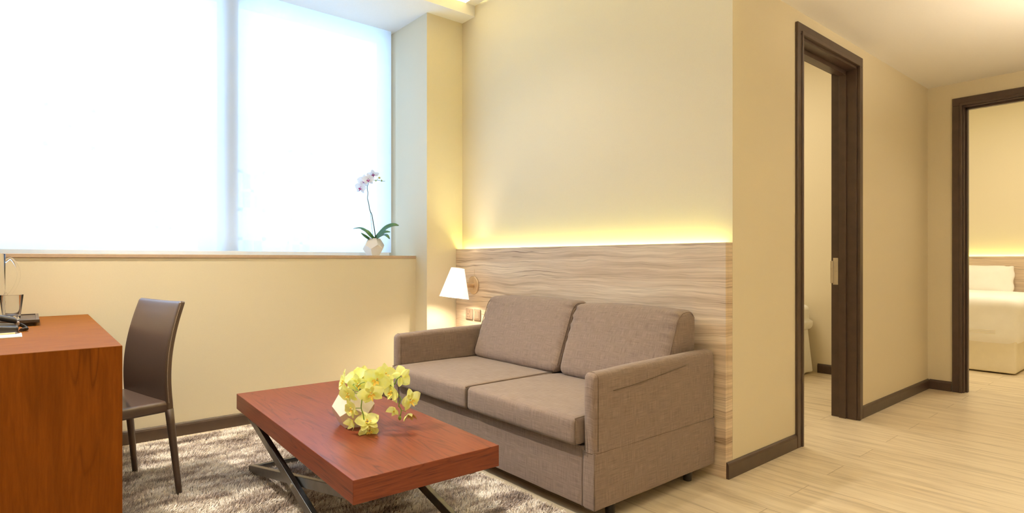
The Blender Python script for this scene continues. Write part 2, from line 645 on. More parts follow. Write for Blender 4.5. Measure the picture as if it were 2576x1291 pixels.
def lathe(bm, prof, c, seg=32, axis=None):
    """prof: list (r, h) along axis from centre c"""
    ax = Vector(axis).normalized() if axis else Vector((0, 0, 1))
    if abs(ax.z) > 0.95:
        a, b_ = Vector((1, 0, 0)), Vector((0, 1, 0))
        b_ = ax.cross(a).normalized()
        a = b_.cross(ax)
    else:
        a, b_ = frame_from(ax)
    c = Vector(c)
    rings = []
    for r, h in prof:
        if r < 1e-6:
            rings.append([bm.verts.new(c + ax * h)])
        else:
            rings.append([bm.verts.new(c + ax * h + (a * math.cos(2 * math.pi * k / seg) + b_ * math.sin(2 * math.pi * k / seg)) * r)
                          for k in range(seg)])
    for i in range(len(rings) - 1):
        R0, R1 = rings[i], rings[i + 1]
        for k in range(seg):
            k2 = (k + 1) % seg
            if len(R0) == 1 and len(R1) == 1:
                continue
            if len(R0) == 1:
                bm.faces.new((R0[0], R1[k], R1[k2]))
            elif len(R1) == 1:
                bm.faces.new((R0[k], R0[k2], R1[0]))
            else:
                bm.faces.new((R0[k], R0[k2], R1[k2], R1[k]))


def rbox(x0, x1, y0, y1, z0, z1, r=0.02, n=14, puff=(0, 0, 0), fn=None, rs=4, flatb=False, flatt=False):
    """rounded, finely divided box; puff = outward bulge on x, y, z faces; fn maps (point, unit coords) -> point"""
    hs = ((x1 - x0) / 2, (y1 - y0) / 2, (z1 - z0) / 2)
    c0 = Vector(((x0 + x1) / 2, (y0 + y1) / 2, (z0 + z1) / 2))
    r = min(r, min(hs) * 0.98)

    def axis(h):
        k = [-h + r * (1 - math.cos(i / rs * math.pi / 2)) for i in range(rs)]
        m_ = max(2, int(n * min(1, h / max(hs)) + 1))
        mid = [-h + r + (2 * h - 2 * r) * i / m_ for i in range(m_ + 1)]
        return k + mid + [-q for q in reversed(k)]
    ax = [axis(h) for h in hs]
    bm = bmesh.new()
    for d in range(3):
        u, v = (d + 1) % 3, (d + 2) % 3
        for s in (-1, 1):
            grid = []
            for a in ax[u]:
                row = []
                for b_ in ax[v]:
                    p_ = [0, 0, 0]
                    p_[d] = s * hs[d]
                    p_[u] = a
                    p_[v] = b_
                    row.append(bm.verts.new(p_))
                grid.append(row)
            for i in range(len(grid) - 1):
                for j in range(len(grid[0]) - 1):
                    q = (grid[i][j], grid[i + 1][j], grid[i + 1][j + 1], grid[i][j + 1])
                    bm.faces.new(q if s > 0 else q[::-1])
    bmesh.ops.remove_doubles(bm, verts=bm.verts, dist=1e-6)
    for v in bm.verts:
        p_ = v.co.copy()
        c = Vector([max(-(hs[i] - r), min(hs[i] - r, p_[i])) for i in range(3)])
        if (flatb and p_.z < 0) or (flatt and p_.z > 0):
            c.z = p_.z
        d = p_ - c
        if d.length > 1e-9:
            # cube corner region projected onto the sphere of radius r
            p2 = c + d.normalized() * r
        else:
            p2 = p_
        un = [p2[i] / hs[i] for i in range(3)]
        for i in range(3):
            if puff[i]:
                j, k = (i + 1) % 3, (i + 2) % 3
                f = max(0, 1 - abs(un[j]) ** 2.4) * max(0, 1 - abs(un[k]) ** 2.4)
                p2[i] += puff[i] * un[i] * f
        q = p2 + c0
        if fn:
            q = fn(q, un)
        v.co = q
    return bm


# ------------------------------------------------------------------ the setting
def struct(name, bm, mat, parent=None, smooth=False):
    o = obj(name, bm, mat, parent, smooth)
    if parent is None:
        o['kind'] = 'structure'
    return o


def sgroup(name, loc):
    o = bpy.data.objects.new(name, None)
    COL.objects.link(o)
    o.location = loc
    o['kind'] = 'structure'
    return o


YB, XC = 2.63, -1.487        # sofa wall plane, hall wall plane
XLW, XP, YP = -3.945, -3.778, 2.306  # low window wall, pier, pier reveal
ZS, ZC = 2.917, 3.16         # window soffit, main ceiling
ZH = 2.455                   # hall ceiling
YE = 5.67                    # hall end wall

struct('floor', B(-4.6, 1.7, -2.4, 9.1, -0.1, 0.0), M['floor'])
struct('wall_window', boxes([(-4.50, XLW, -2.4, YP, 0, 1.066)]), M['wall'])
struct('wall_pier', boxes([(-4.6, XP, YP, 2.75, 0, ZC)]), M['wall'])
struct('wall_sofa', boxes([(XP, -1.607, YB, 2.75, 0, ZC)]), M['wall'])
D1A, D1B, D1T = 3.352, 4.182, 2.325
struct('wall_hall', boxes([(-1.607, XC, YB, D1A, 0, ZC), (-1.607, XC, D1A, D1B, D1T, ZC), (-1.607, XC, D1B, YE, 0, ZC)]), M['wall'])
D2A, D2B, D2T = -1.262, -0.40, 2.275
struct('wall_hall_end', boxes([(-4.6, D2A, YE, 5.79, 0, ZC), (D2A, D2B, YE, 5.79, D2T, ZC), (D2B, 1.7, YE, 5.79, 0, ZC)]), M['wall'])
struct('wall_hall_right', boxes([(0.35, 0.45, 2.6, YE, 0, ZC)]), M['wall'])
struct('wall_above_hall', boxes([(XC, 0.35, 2.63, 2.73, ZH, ZC)]), M['wall'])
struct('wall_room_right', boxes([(0.45, 1.7, 2.6, 2.73, 0, ZC), (1.6, 1.7, -2.3, 2.6, 0, ZC)]), M['wall'])
struct('wall_room_back', boxes([(-4.6, 1.7, -2.4, -2.3, 0, ZC)]), M['wall'])
struct('wall_bedroom_window', boxes([(-4.6, -4.5, 2.75, YE, 0, ZC)]), M['wall'])
struct('wall_far_bedroom_end', boxes([(-3.4, 1.7, 8.90, 9.0, 0, ZC)]), M['wall'])
struct('wall_far_bedroom_left', boxes([(-3.4, -3.3, 5.79, 8.9, 0, ZC)]), M['wall'])
struct('wall_far_bedroom_right', boxes([(0.9, 1.0, 5.79, 8.9, 0, ZC)]), M['wall'])
# ceilings
XF, YF, ZU = -3.61, 2.543, 3.0
bm = boxes([(-4.6, XF, -2.4, YB, ZS, ZU)])
struct('ceiling_window_soffit', bm, M['ceiling'])
struct('ceiling_side_soffit', boxes([(XF, 1.7, YF, YB, ZU, ZU + 0.03)]), M['ceiling'])
struct('ceiling', boxes([(-4.6, 1.7, -2.4, 2.75, ZC, ZC + 0.1)]), M['ceiling'])
struct('ceiling_hall', boxes([(XC, 0.35, 2.73, YE, ZH, ZH + 0.1)]), M['ceiling'])
struct('ceiling_bedroom', boxes([(-4.6, -1.607, 2.75, YE, ZC, ZC + 0.1)]), M['ceiling'])
struct('ceiling_far_bedroom', boxes([(-3.4, 1.0, 5.79, 9.0, ZC, ZC + 0.1)]), M['ceiling'])

# baseboards with a rounded top edge
def baseboard(name, pts, out, h=0.078, t=0.014):
    """pts: straight run p->q on the wall face; out: unit normal into the room"""
    bm = bmesh.new()
    (x0, y0), (x1, y1) = pts
    o = Vector((out[0], out[1], 0))
    prof = [(0, 0), (t, 0), (t, h - 0.016), (t * 0.75, h - 0.006), (t * 0.3, h), (0, h)]
    r0 = [bm.verts.new(Vector((x0, y0, 0)) + o * a + Vector((0, 0, b_))) for a, b_ in prof]
    r1 = [bm.verts.new(Vector((x1, y1, 0)) + o * a + Vector((0, 0, b_))) for a, b_ in prof]
    k = len(prof)
    for i in range(k):
        bm.faces.new((r0[i], r0[(i + 1) % k], r1[(i + 1) % k], r1[i]))
    bm.faces.new(r0)
    bm.faces.new(r1[::-1])
    return struct(name, bm, M['dark_trim'])


baseboard('baseboard_window', ((XLW, -2.3), (XLW, YP)), (1, 0))
baseboard('baseboard_hall', ((XC, 2.572), (XC, 3.29)), (1, 0))
baseboard('baseboard_hall_far', ((XC, 4.247), (XC, YE)), (1, 0))
baseboard('baseboard_hall_end', ((XC + 0.014, YE), (-1.325, YE)), (0, -1))
baseboard('baseboard_bedroom', ((-2.35, YE), (-1.62, YE)), (0, -1), h=0.085)

# window sill, frame, glass
sill = sgroup('trim_1', (XLW, 0, 1.066))
obj('sill_board', B(-4.50, XLW - 0.004, -2.3, YP, 1.066, 1.0842), M['sillwhite'], sill)
obj('sill_edge', B(XLW - 0.004, XLW + 0.006, -2.3, YP, 1.064, 1.084, bev=0.002), M['silledge'], sill)
win = sgroup('window_1', (-4.33, 0, 1.084))
bm = bmesh.new()
for a in ((-4.46, -4.36, -2.3, YP, 1.084, 1.112), (-4.46, -4.36, -2.3, YP, ZS - 0.02, ZS), (-4.46, -4.36, 2.25, YP, 1.112, ZS - 0.02),
          (-4.43, -4.325, 1.008, 1.120, 1.112, ZS - 0.02), (-4.46, -4.36, -1.20, -1.085, 1.112, ZS - 0.02)):
    box(bm, *a, bev=0.002)
obj('window_frame', bm, M['sillwhite'], win)
obj('window_glass', B(-4.425, -4.419, -2.3, 2.29, 1.10, ZS - 0.01), M['pane'], win)
# sheer roller blind drawn down in front of the glass
rb = thing('roller_blind', (-4.27, 0, ZS), 'white sheer roller blind drawn down over the large window', 'blind')
bm = bmesh.new()
g = [[bm.verts.new((-4.272 + 0.0, y, z)) for z in (1.110, 2.0, ZS - 0.005)] for y in (-2.28, -1, 0.2, 1.2, 2.270)]
for i in range(4):
    for j in range(2):
        bm.faces.new((g[i][j], g[i + 1][j], g[i + 1][j + 1], g[i][j + 1]))
obj('blind_fabric', bm, M['blind'], rb)
obj('bottom_bar', B(-4.284, -4.262, -2.28, 2.248, 1.086, 1.112, bev=0.003), M['sillwhite'], rb)

# door frames -----------------------------------------------------------
d1 = sgroup('door_1', (XC, D1A, 0))
cw = 0.062
xs = XC + 0.016
bm = bmesh.new()
def casing_u(bm, a0, a1, top, w_, depth0, depth1, horiz):
    """mitred casing (three boards with a bead) round an opening a0..a1"""
    for (p0, p1) in (((a0 - w_, 0), (a0, top)), ((a1, 0), (a1 + w_, top))):
        if horiz == 'y':
            box(bm, depth0, depth1, p0[0], p1[0], 0, top, bev=0.003)
        else:
            box(bm, p0[0], p1[0], depth0, depth1, 0, top, bev=0.003)
    if horiz == 'y':
        box(bm, depth0, depth1, a0 - w_, a1 + w_, top, top + w_, bev=0.003)
    else:
        box(bm, a0 - w_, a1 + w_, depth0, depth1, top, top + w_, bev=0.003)
casing_u(bm, D1A + 0.004, D1B - 0.004, D1T - 0.004, cw, XC, xs, 'y')
# raised inner bead of the casing
for a in ((XC, xs + 0.006, D1A - 0.012, D1A + 0.007, 0, D1T), (XC, xs + 0.006, D1B - 0.007, D1B + 0.012, 0, D1T),
          (XC, xs + 0.006, D1A - 0.012, D1B + 0.012, D1T - 0.007, D1T + 0.014)):
    box(bm, *a, bev=0.003)
obj('door_casing', bm, M['dark_trim'], d1)
bm = bmesh.new()
XB = -1.640
for a in ((XB, XC + 0.002, D1A, D1A + 0.016, 0, D1T), (XB, XC + 0.002, D1B - 0.016, D1B, 0, D1T),
          (XB, XC + 0.002, D1A, D1B, D1T - 0.022, D1T),
          (-1.588, -1.545, D1A + 0.016, D1A + 0.028, 0, D1T - 0.03), (-1.588, -1.545, D1B - 0.03, D1B - 0.016, 0, D1T - 0.03),
          (-1.588, -1.545, D1A + 0.016, D1B - 0.016, D1T - 0.05, D1T - 0.022)):
    box(bm, *a, bev=0.002)
obj('door_jamb', bm, M['dark_trim'], d1)
bm = bmesh.new()
box(bm, -1.628, -1.596, D1B - 0.0185, D1B - 0.0155, 0.885, 1.065, bev=0.0008)
box(bm, -1.643, -1.625, D1B - 0.026, D1B - 0.0165, 0.895, 1.045, bev=0.002)
for zz in (0.90, 0.975, 1.05):
    lathe(bm, [(0.004, 0), (0.004, 0.002), (0, 0.003)], (-1.610, D1B - 0.0185, zz), 12, (0, -1, 0))
obj('strike_plate', bm, M['steel'], d1)

d2 = sgroup('door_2', (D2A, YE, 0))
bm = bmesh.new()
casing_u(bm, D2A + 0.004, D2B - 0.004, D2T - 0.004, cw, YE - 0.016, YE, 'x')
for a in ((D2A - 0.012, D2A + 0.007, YE - 0.022, YE, 0, D2T), (D2B - 0.007, D2B + 0.012, YE - 0.022, YE, 0, D2T),
          (D2A - 0.012, D2B + 0.012, YE - 0.022, YE, D2T - 0.007, D2T + 0.014)):
    box(bm, *a, bev=0.003)
obj('door_casing', bm, M['dark_trim'], d2)
bm = bmesh.new()
for a in ((D2A, D2A + 0.016, YE, 5.80, 0, D2T), (D2B - 0.016, D2B, YE, 5.80, 0, D2T), (D2A, D2B, YE, 5.80, D2T - 0.016, D2T),
          (D2A + 0.016, D2A + 0.030, 5.715, 5.755, 0, D2T - 0.016), (D2B - 0.03, D2B - 0.016, 5.715, 5.755, 0, D2T - 0.016),
          (D2A + 0.016, D2B - 0.016, 5.715, 5.755, D2T - 0.032, D2T - 0.016)):
    box(bm, *a, bev=0.002)
obj('door_jamb', bm, M['dark_trim'], d2)

# unseen downlight fixtures added for the beams
dl_lab = ['round recessed ceiling downlight above the desk', 'round recessed ceiling downlight above the coffee table',
          'round recessed ceiling downlight in front of the sofa', 'round recessed ceiling downlight near the hall opening',
          'round recessed ceiling downlight behind the viewer']
allL = [(x, y, ZC, dl_lab[i]) for i, (x, y, z, e, s) in enumerate(DOWN)] + \
       [(HALL[0][0], HALL[0][1], ZH, 'round recessed downlight in the hall ceiling, nearer one'),
        (HALL[1][0], HALL[1][1], ZH, 'round recessed downlight in the hall ceiling, farther one')]
for x, y, z, lab in allL:
    t = thing('downlight', (x, y, z), lab, 'ceiling light', 'recessed ceiling downlights')
    bm = bmesh.new()
    lathe(bm, [(0.036, -0.001), (0.048, -0.002), (0.052, 0.0), (0.036, 0.0), (0.036, -0.001)], (x, y, z), 28)
    obj('trim_ring', bm, M['steel'], t, True)
    bm = bmesh.new()
    lathe(bm, [(0.0, -0.0008), (0.034, -0.0008), (0.034, 0.0), (0, 0.0)], (x, y, z), 24)
    obj('lens', bm, M['lampwhite'], t)
ux, uy, uz = 0.25, 3.9, 1.62  # unseen bowl lamp added to brighten the hall ceiling
t = thing('wall_uplighter', (0.35, uy, uz), 'brushed metal bowl uplighter on the right hall wall', 'wall light')
bm = bmesh.new()
lathe(bm, [(0, -0.07), (0.04, -0.065), (0.075, -0.03), (0.095, 0.03), (0.092, 0.03), (0.072, -0.026), (0.038, -0.058), (0, -0.062)], (ux, uy, uz), 28)
obj('bowl', bm, M['steel'], t, True)
obj('wall_bracket', B(ux + 0.06, 0.35, uy - 0.015, uy + 0.015, uz - 0.03, uz - 0.005, bev=0.002), M['steel'], t)
bm = bmesh.new()
lathe(bm, [(0, -0.008), (0.06, -0.008), (0.06, 0.0), (0, 0.0)], (ux, uy, uz), 24)
obj('lamp_disc', bm, emis('warm_uplight', (1.0, 0.84, 0.62), 720), t)
# cove led strip lying on the window soffit
cv = obj('cove_light', boxes([(-3.72, -3.70, -2.2, 2.60, ZU, ZU + 0.012), (-3.70, 1.5, 2.60, 2.612, ZU + 0.03, ZU + 0.042)]), M['coveled'])
setp(cv, 'warm led strip lying in the ceiling cove above the window soffit', 'light')

# ------------------------------------------------------------------ sofa wall panel
YPN, ZP = 2.568, 1.136
pn = thing('wood_wall_panel', (-2.63, YPN, 0), 'pale striped wood half-height wall panel behind the taupe sofa', 'wall panel')
obj('front_board', B(XP + 0.004, XC, YPN, YPN + 0.02, 0, ZP, bev=0.0012), M['panel'], pn)
obj('end_board', B(XC - 0.018, XC, YPN + 0.0203, YB - 0.001, 0, ZP, bev=0.0012), M['panel'], pn)
obj('led_strip', B(XP + 0.03, XC - 0.03, YB - 0.028, YB - 0.016, ZP - 0.032, ZP - 0.024), M['led'], pn)
pn2 = obj('led_channel', B(XP + 0.02, XC - 0.02, YPN + 0.02, YB - 0.001, ZP - 0.08, ZP - 0.062), M['sillwhite'], pn)

# ------------------------------------------------------------------ sconce
sx, sy, sz = -3.540, 2.40, 0.862
sc = thing('wall_lamp', (sx, YPN, sz), 'white conical wall lamp with brass round plate beside the sofa', 'lamp')
bm = bmesh.new()
lathe(bm, [(0, 0), (0.068, 0), (0.068, 0.006), (0.064, 0.010), (0, 0.011)], (sx, YPN, sz), 40, (0, -1, 0))
plate = obj('wall_plate', bm, M['gold'], sc, True, angle=30)
bm = bmesh.new()
lathe(bm, [(0.0, 0), (0.006, 0), (0.0055, 0.008), (0, 0.010)], (sx + 0.016, YPN - 0.011, sz - 0.022), 14, (0, -1, 0))
obj('switch_button', bm, M['gold'], sc, True, angle=40)
bm = bmesh.new()
lathe(bm, [(0.0, 0), (0.019, 0), (0.019, 0.10), (0, 0.10)], (sx, YPN - 0.008, sz), 24, (0, -1, 0))
obj('arm', bm, M['gold'], sc, True, angle=40)
bm = bmesh.new()
tilt = Vector((0.0, -0.15, -1)).normalized()
top = Vector((sx + 0.018, sy + 0.012, 0.990))
L_ = 0.215
prof = [(0.049, 0), (0.108, L_), (0.1065, L_), (0.0475, 0.001), (0.049, 0)]
lathe(bm, prof, top, 48, tilt)
obj('lamp_shade', bm, M['shade'], sc, True, angle=50)
bm = bmesh.new()
tube(bm, [(sx + 0.05, YPN - 0.03, sz + 0.01), (sx + 0.05, YPN - 0.03, sz + 0.122)], 0.0012, 6)
obj('pull_rod', bm, M['gold'], sc)
bm = bmesh.new()
bc = top + tilt * 0.13
lathe(bm, [(0, -0.035), (0.012, -0.035), (0.014, -0.02), (0.024, 0.0), (0.028, 0.018), (0.022, 0.036), (0, 0.045)], bc, 20, -Vector(tilt))
obj('bulb', bm, emis('warm_bulb', (1, 0.84, 0.60), 420), sc, True)

# sockets on the panel
so = thing('wall_socket', (-3.59, YPN, 0.64), 'bronze switched power socket on the wood panel below the lamp', 'socket')
obj('plate', B(-3.634, -3.547, YPN - 0.009, YPN, 0.601, 0.683, bev=0.005, seg=3), M['socket'], so, True, angle=40)
obj('outlet_face', B(-3.621, -3.572, YPN - 0.0105, YPN - 0.008, 0.609, 0.675, bev=0.001), M['socket'], so)
bm = boxes([(-3.5995, -3.5935, YPN - 0.0108, YPN - 0.0102, 0.638, 0.648), (-3.612, -3.603, YPN - 0.0108, YPN - 0.0102, 0.621, 0.6255),
            (-3.590, -3.581, YPN - 0.0108, YPN - 0.0102, 0.621, 0.6255)])
obj('pin_hole', bm, M['black'], so)
obj('rocker', B(-3.588, -3.578, YPN - 0.0135, YPN - 0.010, 0.652, 0.672, bev=0.001), M['socket'], so)
so = thing('light_switch', (-3.49, YPN, 0.64), 'bronze two-rocker light switch on the wood panel next to the socket', 'switch')
obj('plate', B(-3.534, -3.447, YPN - 0.009, YPN, 0.601, 0.683, bev=0.005, seg=3), M['socket'], so, True, angle=40)
for k in range(3):
    obj('rocker', B(-3.516 + 0.019 * k, -3.4985 + 0.019 * k, YPN - 0.0125, YPN - 0.008, 0.614, 0.670, bev=0.0012), M['socket'], so)

# ------------------------------------------------------------------ sofa
SX0, SX1, SY0, SY1, SZ0 = -3.165, -1.532, 1.69, 2.552, 0.066
sf = thing('sofa', ((SX0 + SX1) / 2, SY0, 0), 'taupe fabric two-seat sofa against the wood panel', 'sofa')
AW = 0.066


def slight(q, un):
    q = q.copy()
    q.x += 0.0016 * noise.noise(q * 9.0)
    q.y += 0.0016 * noise.noise(q * 8.0 + Vector((5, 1, 2)))
    q.z += 0.0016 * noise.noise(q * 9.0 + Vector((9, 4, 7)))
    return q


def armfn(q, un):
    q = slight(q, un)
    if q.z > 0.4:                       # gentle crown of the arm top
        t = (q.y - SY0) / (SY1 - SY0)
        q.z += 0.014 * math.sin(min(1, max(0, t)) * math.pi * 0.6) * (q.z - 0.4) / 0.22
    return q


for s, xa, xb in ((-1, SX0, SX0 + AW), (1, SX1 - AW, SX1)):
    a = obj('armrest', rbox(xa, xb, SY0, SY1, 0.292, 0.606, r=0.026, n=22, puff=(0.002, 0.002, 0), fn=armfn, flatb=True), M['sofa'], sf, True)
    # seam round the front cap
    bm = bmesh.new()
    pts = [(xa + 0.001, SY0 + 0.022, 0.30)]
    for k in range(9):
        t = math.pi * k / 8
        pts.append(((xa + xb) / 2 - math.cos(t) * 0.0335, SY0 + 0.022, 0.5785 + math.sin(t) * 0.0290))
    pts.append((xb - 0.001, SY0 + 0.022, 0.30))
    tube(bm, pts, 0.0016, 6)
    o = obj('piping', bm, M['sofa_pipe'], sf, True)
    lo = obj('base_side', rbox(xa + 0.001, xb - 0.001, SY0 + 0.001, SY1, SZ0, 0.292, r=0.010, n=14, fn=slight, flatt=True), M['sofa'], sf, True)
bm = bmesh.new()
tube(bm, [(SX1 - AW + 0.004, SY0, 0.292), (SX1 - 0.014, SY0, 0.292), (SX1 - 0.001, SY0 + 0.014, 0.292), (SX1 + 0.0005, 2.1, 0.292), (SX1 - 0.0005, SY1 - 0.012, 0.292)], 0.0012, 6)
obj('piping', bm, M['sofa_pipe'], sf, True)
bm = bmesh.new()
tube(bm, [(SX1 - AW - 0.001, SY0 + 0.001, 0.30), (SX1 - AW - 0.001, SY0 + 0.001, SZ0 + 0.004)], 0.0016, 6)
obj('piping', bm, M['sofa_pipe'], sf, True)
bm = bmesh.new()
tube(bm, [(SX1 - 0.004, SY0 + 0.003, 0.30), (SX1 - 0.003, SY0 + 0.003, SZ0 + 0.004)], 0.0016, 6)
obj('piping', bm, M['sofa_pipe'], sf, True)
# fold line on the outer side of the right arm
bm = bmesh.new()
tube(bm, smoothpath([(SX1 + 0.0025, 1.80, 0.527), (SX1 + 0.0035, 1.95, 0.536), (SX1 + 0.0035, 2.15, 0.556), (SX1 + 0.0025, 2.32, 0.574)]),
     0.0018, 6)
obj('fabric_fold', bm, M['sofa_pipe'], sf, True)
obj('base', rbox(SX0 + AW - 0.002, SX1 - AW + 0.002, SY0 + 0.010, SY1 - 0.01, SZ0, 0.305, r=0.006, n=20, fn=slight), M['sofa'], sf, True)
obj('back_frame', rbox(SX0 + AW - 0.002, SX1 - AW + 0.002, 2.500, SY1, 0.29, 0.606, r=0.02, n=20, fn=slight), M['sofa'], sf, True)
XM = -2.345


def seatfn(q, un):
    q = slight(q, un)
    # fuller nose at the front, slightly lower to the rear
    q.z -= 0.006 * max(0, un[1]) if un[2] > 0 else 0
    return q


def backfn(x0, x1):
    def f(q, un):
        z = (q.z - 0.42) / 0.40
        yf = 2.215 + 0.155 * max(0, min(1.1, z)) ** 1.1
        yb = 2.505
        t = (q.y - 2.20) / (2.505 - 2.20)
        q = Vector((q.x, yf + (yb - yf) * t, q.z))
        # tufted creases near the side seams
        ed = abs(un[0])
        if un[1] < 0.4 and ed > 0.62:
            q.y += 0.0055 * math.sin(q.z * 120 + 3 * un[0]) * (ed - 0.62) / 0.38 * max(0, un[2] + 0.5)
        return slight(q, un)
    return f


for i, (xa, xb, zt) in enumerate(((SX0 + AW + 0.002, XM - 0.002, 0.428), (XM + 0.002, SX1 - AW - 0.002, 0.428))):
    c = obj('seat_cushion', rbox(xa, xb, 1.652, 2.30, 0.312, zt, r=0.024, n=26, puff=(0.0, 0.006, 0.007), fn=seatfn), M['sofa'], sf, True)
    for side in (xa + 0.002, xb - 0.002):
        bm = bmesh.new()
        pts = [(side, 2.28, zt + 0.000), (side, 1.90, zt - 0.001), (side, 1.675, zt - 0.002), (side, 1.659, zt - 0.009), (side, 1.6535, zt - 0.024),
               (side, 1.6535, 0.334), (side, 1.660, 0.320), (side, 1.68, 0.313)]
        tube(bm, smoothpath(pts, 3), 0.0019, 6)
        obj('piping', bm, M['sofa_pipe'], c, True)
for i, (xa, xb, zt) in enumerate(((SX0 + AW + 0.012, -2.300, 0.809), (-2.292, SX1 - AW - 0.006, 0.803))):
    c = obj('back_cushion', rbox(xa, xb, 2.20, 2.505, 0.425, zt, r=0.045, n=30, puff=(0.004, 0.020, 0.016), fn=backfn(xa, xb), rs=5), M['sofa'], sf, True)
    for side, s in ((xa, -1), (xb, 1)):
        bm = bmesh.new()
        pts = []
        for z in (0.47, 0.55, 0.63, 0.71, 0.765):
            yf = 2.215 + 0.155 * ((z - 0.42) / 0.40) ** 1.1
            pts.append((side - s * 0.004, yf + 0.010, z))
        pts += [(side - s * 0.006, 2.386, zt - 0.016), (side - s * 0.005, 2.41, zt - 0.006), (side - s * 0.005, 2.46, zt - 0.008), (side - s * 0.004, 2.49, zt - 0.035)]
        tube(bm, smoothpath(pts, 3), 0.0019, 6)
        obj('piping', bm, M['sofa_pipe'], c, True)
for x, y in ((-1.60, 1.86), (-1.60, 2.42), (-3.10, 1.80), (-3.10, 2.42)):
    bm = bmesh.new()
    lathe(bm, [(0, 0), (0.020, 0), (0.024, SZ0 + 0.004), (0, SZ0 + 0.004)], (x, y, 0), 16)
    obj('foot', bm, M['black'], sf, True, angle=40)

# ------------------------------------------------------------------ rug
RX0, RX1, RY0, RY1 = -3.86, -1.25, -0.9, 1.70
rg = thing('shag_rug', ((RX0 + RX1) / 2, (RY0 + RY1) / 2, 0), 'mottled brown and cream shag rug under the coffee table', 'rug')
obj('backing', B(RX0, RX1, RY0, RY1, 0.0, 0.005), M['rugback'], rg)


def pile(n):
    rng = np.random.default_rng(3)
    x = rng.uniform(RX0 + 0.005, RX1 - 0.005, n)
    y = rng.uniform(RY0 + 0.005, RY1 - 0.005, n)
    # smooth random lean field: sum of sines
    def field(seed, fx, fy):
        r = np.random.default_rng(seed)
        f = np.zeros(n)
        for k in range(9):
            a = r.uniform(0.4, 1.6) * fx
            b_ = r.uniform(0.3, 1.5) * fy
            f += np.sin(a * x * 2 * np.pi + b_ * y * 2 * np.pi * r.choice([-1, 1]) + r.uniform(0, 6.28))
        return f / 3.0
    lean = field(1, 8, 4)
    ang = 2.0 + 1.1 * field(2, 3.5, 1.6) + rng.normal(0, 0.55, n)
    tl = np.clip(0.55 + 0.30 * lean + rng.normal(0, 0.22, n), 0.05, 1.15)
    L = rng.uniform(0.013, 0.021, n) * (1 + 0.10 * lean)
    dx, dy = np.cos(ang), np.sin(ang)
    wd = rng.uniform(0.0011, 0.0019, n)
    wa = rng.uniform(0, 2 * np.pi, n)
    wx, wy = np.cos(wa) * wd, np.sin(wa) * wd
    V = np.zeros((n, 6, 3), np.float32)
    for k, (f, ws) in enumerate(((0.0, 1.0), (0.55, 1.0), (1.0, 0.55))):
        h = 0.004 + L * (f * np.cos(tl * f))
        o = L * np.sin(tl * f) * f
        cx_, cy_ = x + dx * o, y + dy * o
        V[:, 2 * k, 0] = cx_ - wx * ws
        V[:, 2 * k, 1] = cy_ - wy * ws
        V[:, 2 * k, 2] = h
        V[:, 2 * k + 1, 0] = cx_ + wx * ws
        V[:, 2 * k + 1, 1] = cy_ + wy * ws
        V[:, 2 * k + 1, 2] = h
    off = np.array(rg.location)
    V -= off[None, None, :]
    idx = (np.arange(n) * 6)[:, None]
    F = np.concatenate([idx + np.array([[0, 1, 3, 2]]), idx + np.array([[2, 3, 5, 4]])], 1).reshape(-1)
    me = bpy.data.meshes.new('pile')
    me.vertices.add(n * 6)
    me.vertices.foreach_set('co', V.reshape(-1))
    nf = n * 2
    me.loops.add(nf * 4)
    me.loops.foreach_set('vertex_index', F.astype(np.int32))
    me.polygons.add(nf)
    me.polygons.foreach_set('loop_start', (np.arange(nf) * 4).astype(np.int32))
    me.polygons.foreach_set('loop_total', np.full(nf, 4, np.int32))
    me.update(calc_edges=True)
    me.materials.append(M['rug'])
    o = bpy.data.objects.new('pile', me)
    COL.objects.link(o)
    o.parent = rg
    o['kind'] = 'stuff'


pile(240000)

# ------------------------------------------------------------------ coffee table
TZ = 0.400
ang = math.radians(-1.7)
ct = thing('coffee_table', (-2.3155, 1.0235, 0), 'low red walnut coffee table with crossed dark steel legs', 'table', rz=ang)
HL, HW = 0.708, 0.268
obj('tabletop', B(-HL, HL, -HW, HW, TZ - 0.074, TZ, bev=0.0018), M['table_wood'], ct, local=True)
for s in (-1, 1):
    y1_, y2_ = s * 0.200, s * 0.226
    # the near-side pair: outer bar rises to the far end, inner bar to the near end
    bm = bmesh.new()
    bar(bm, (-0.64, y2_, TZ - 0.086), (0.72, y2_, 0.022), 0.022, 0.038)
    obj('leg', bm, M['metal_dark'], ct, local=True)
    bm = bmesh.new()
    bar(bm, (0.64, y1_, TZ - 0.086), (-0.70, y1_, 0.022), 0.022, 0.038)
    obj('leg', bm, M['metal_dark'], ct, local=True)
    bm = bmesh.new()
    lathe(bm, [(0, 0), (0.009, 0), (0.009, 0.003), (0.004, 0.005), (0, 0.005)], (0.035, y2_ + s * 0.011, 0.172), 16, (0, s, 0))
    obj('pivot_bolt', bm, M['steel'], ct, local=True)
bm = bmesh.new()
bar(bm, (-0.702, -0.212, 0.024), (-0.702, 0.212, 0.024), 0.022, 0.026)
obj('foot_rail', bm, M['metal_dark'], ct, local=True)
bm = bmesh.new()
bar(bm, (0.722, -0.238, 0.024), (0.722, 0.238, 0.024), 0.022, 0.026)
obj('foot_rail', bm, M['metal_dark'], ct, local=True)
for x in (-0.60, 0.60):
    obj('under_rail', B(x - 0.02, x + 0.02, -0.235, 0.235, TZ - 0.094, TZ - 0.074), M['metal_dark'], ct, local=True)

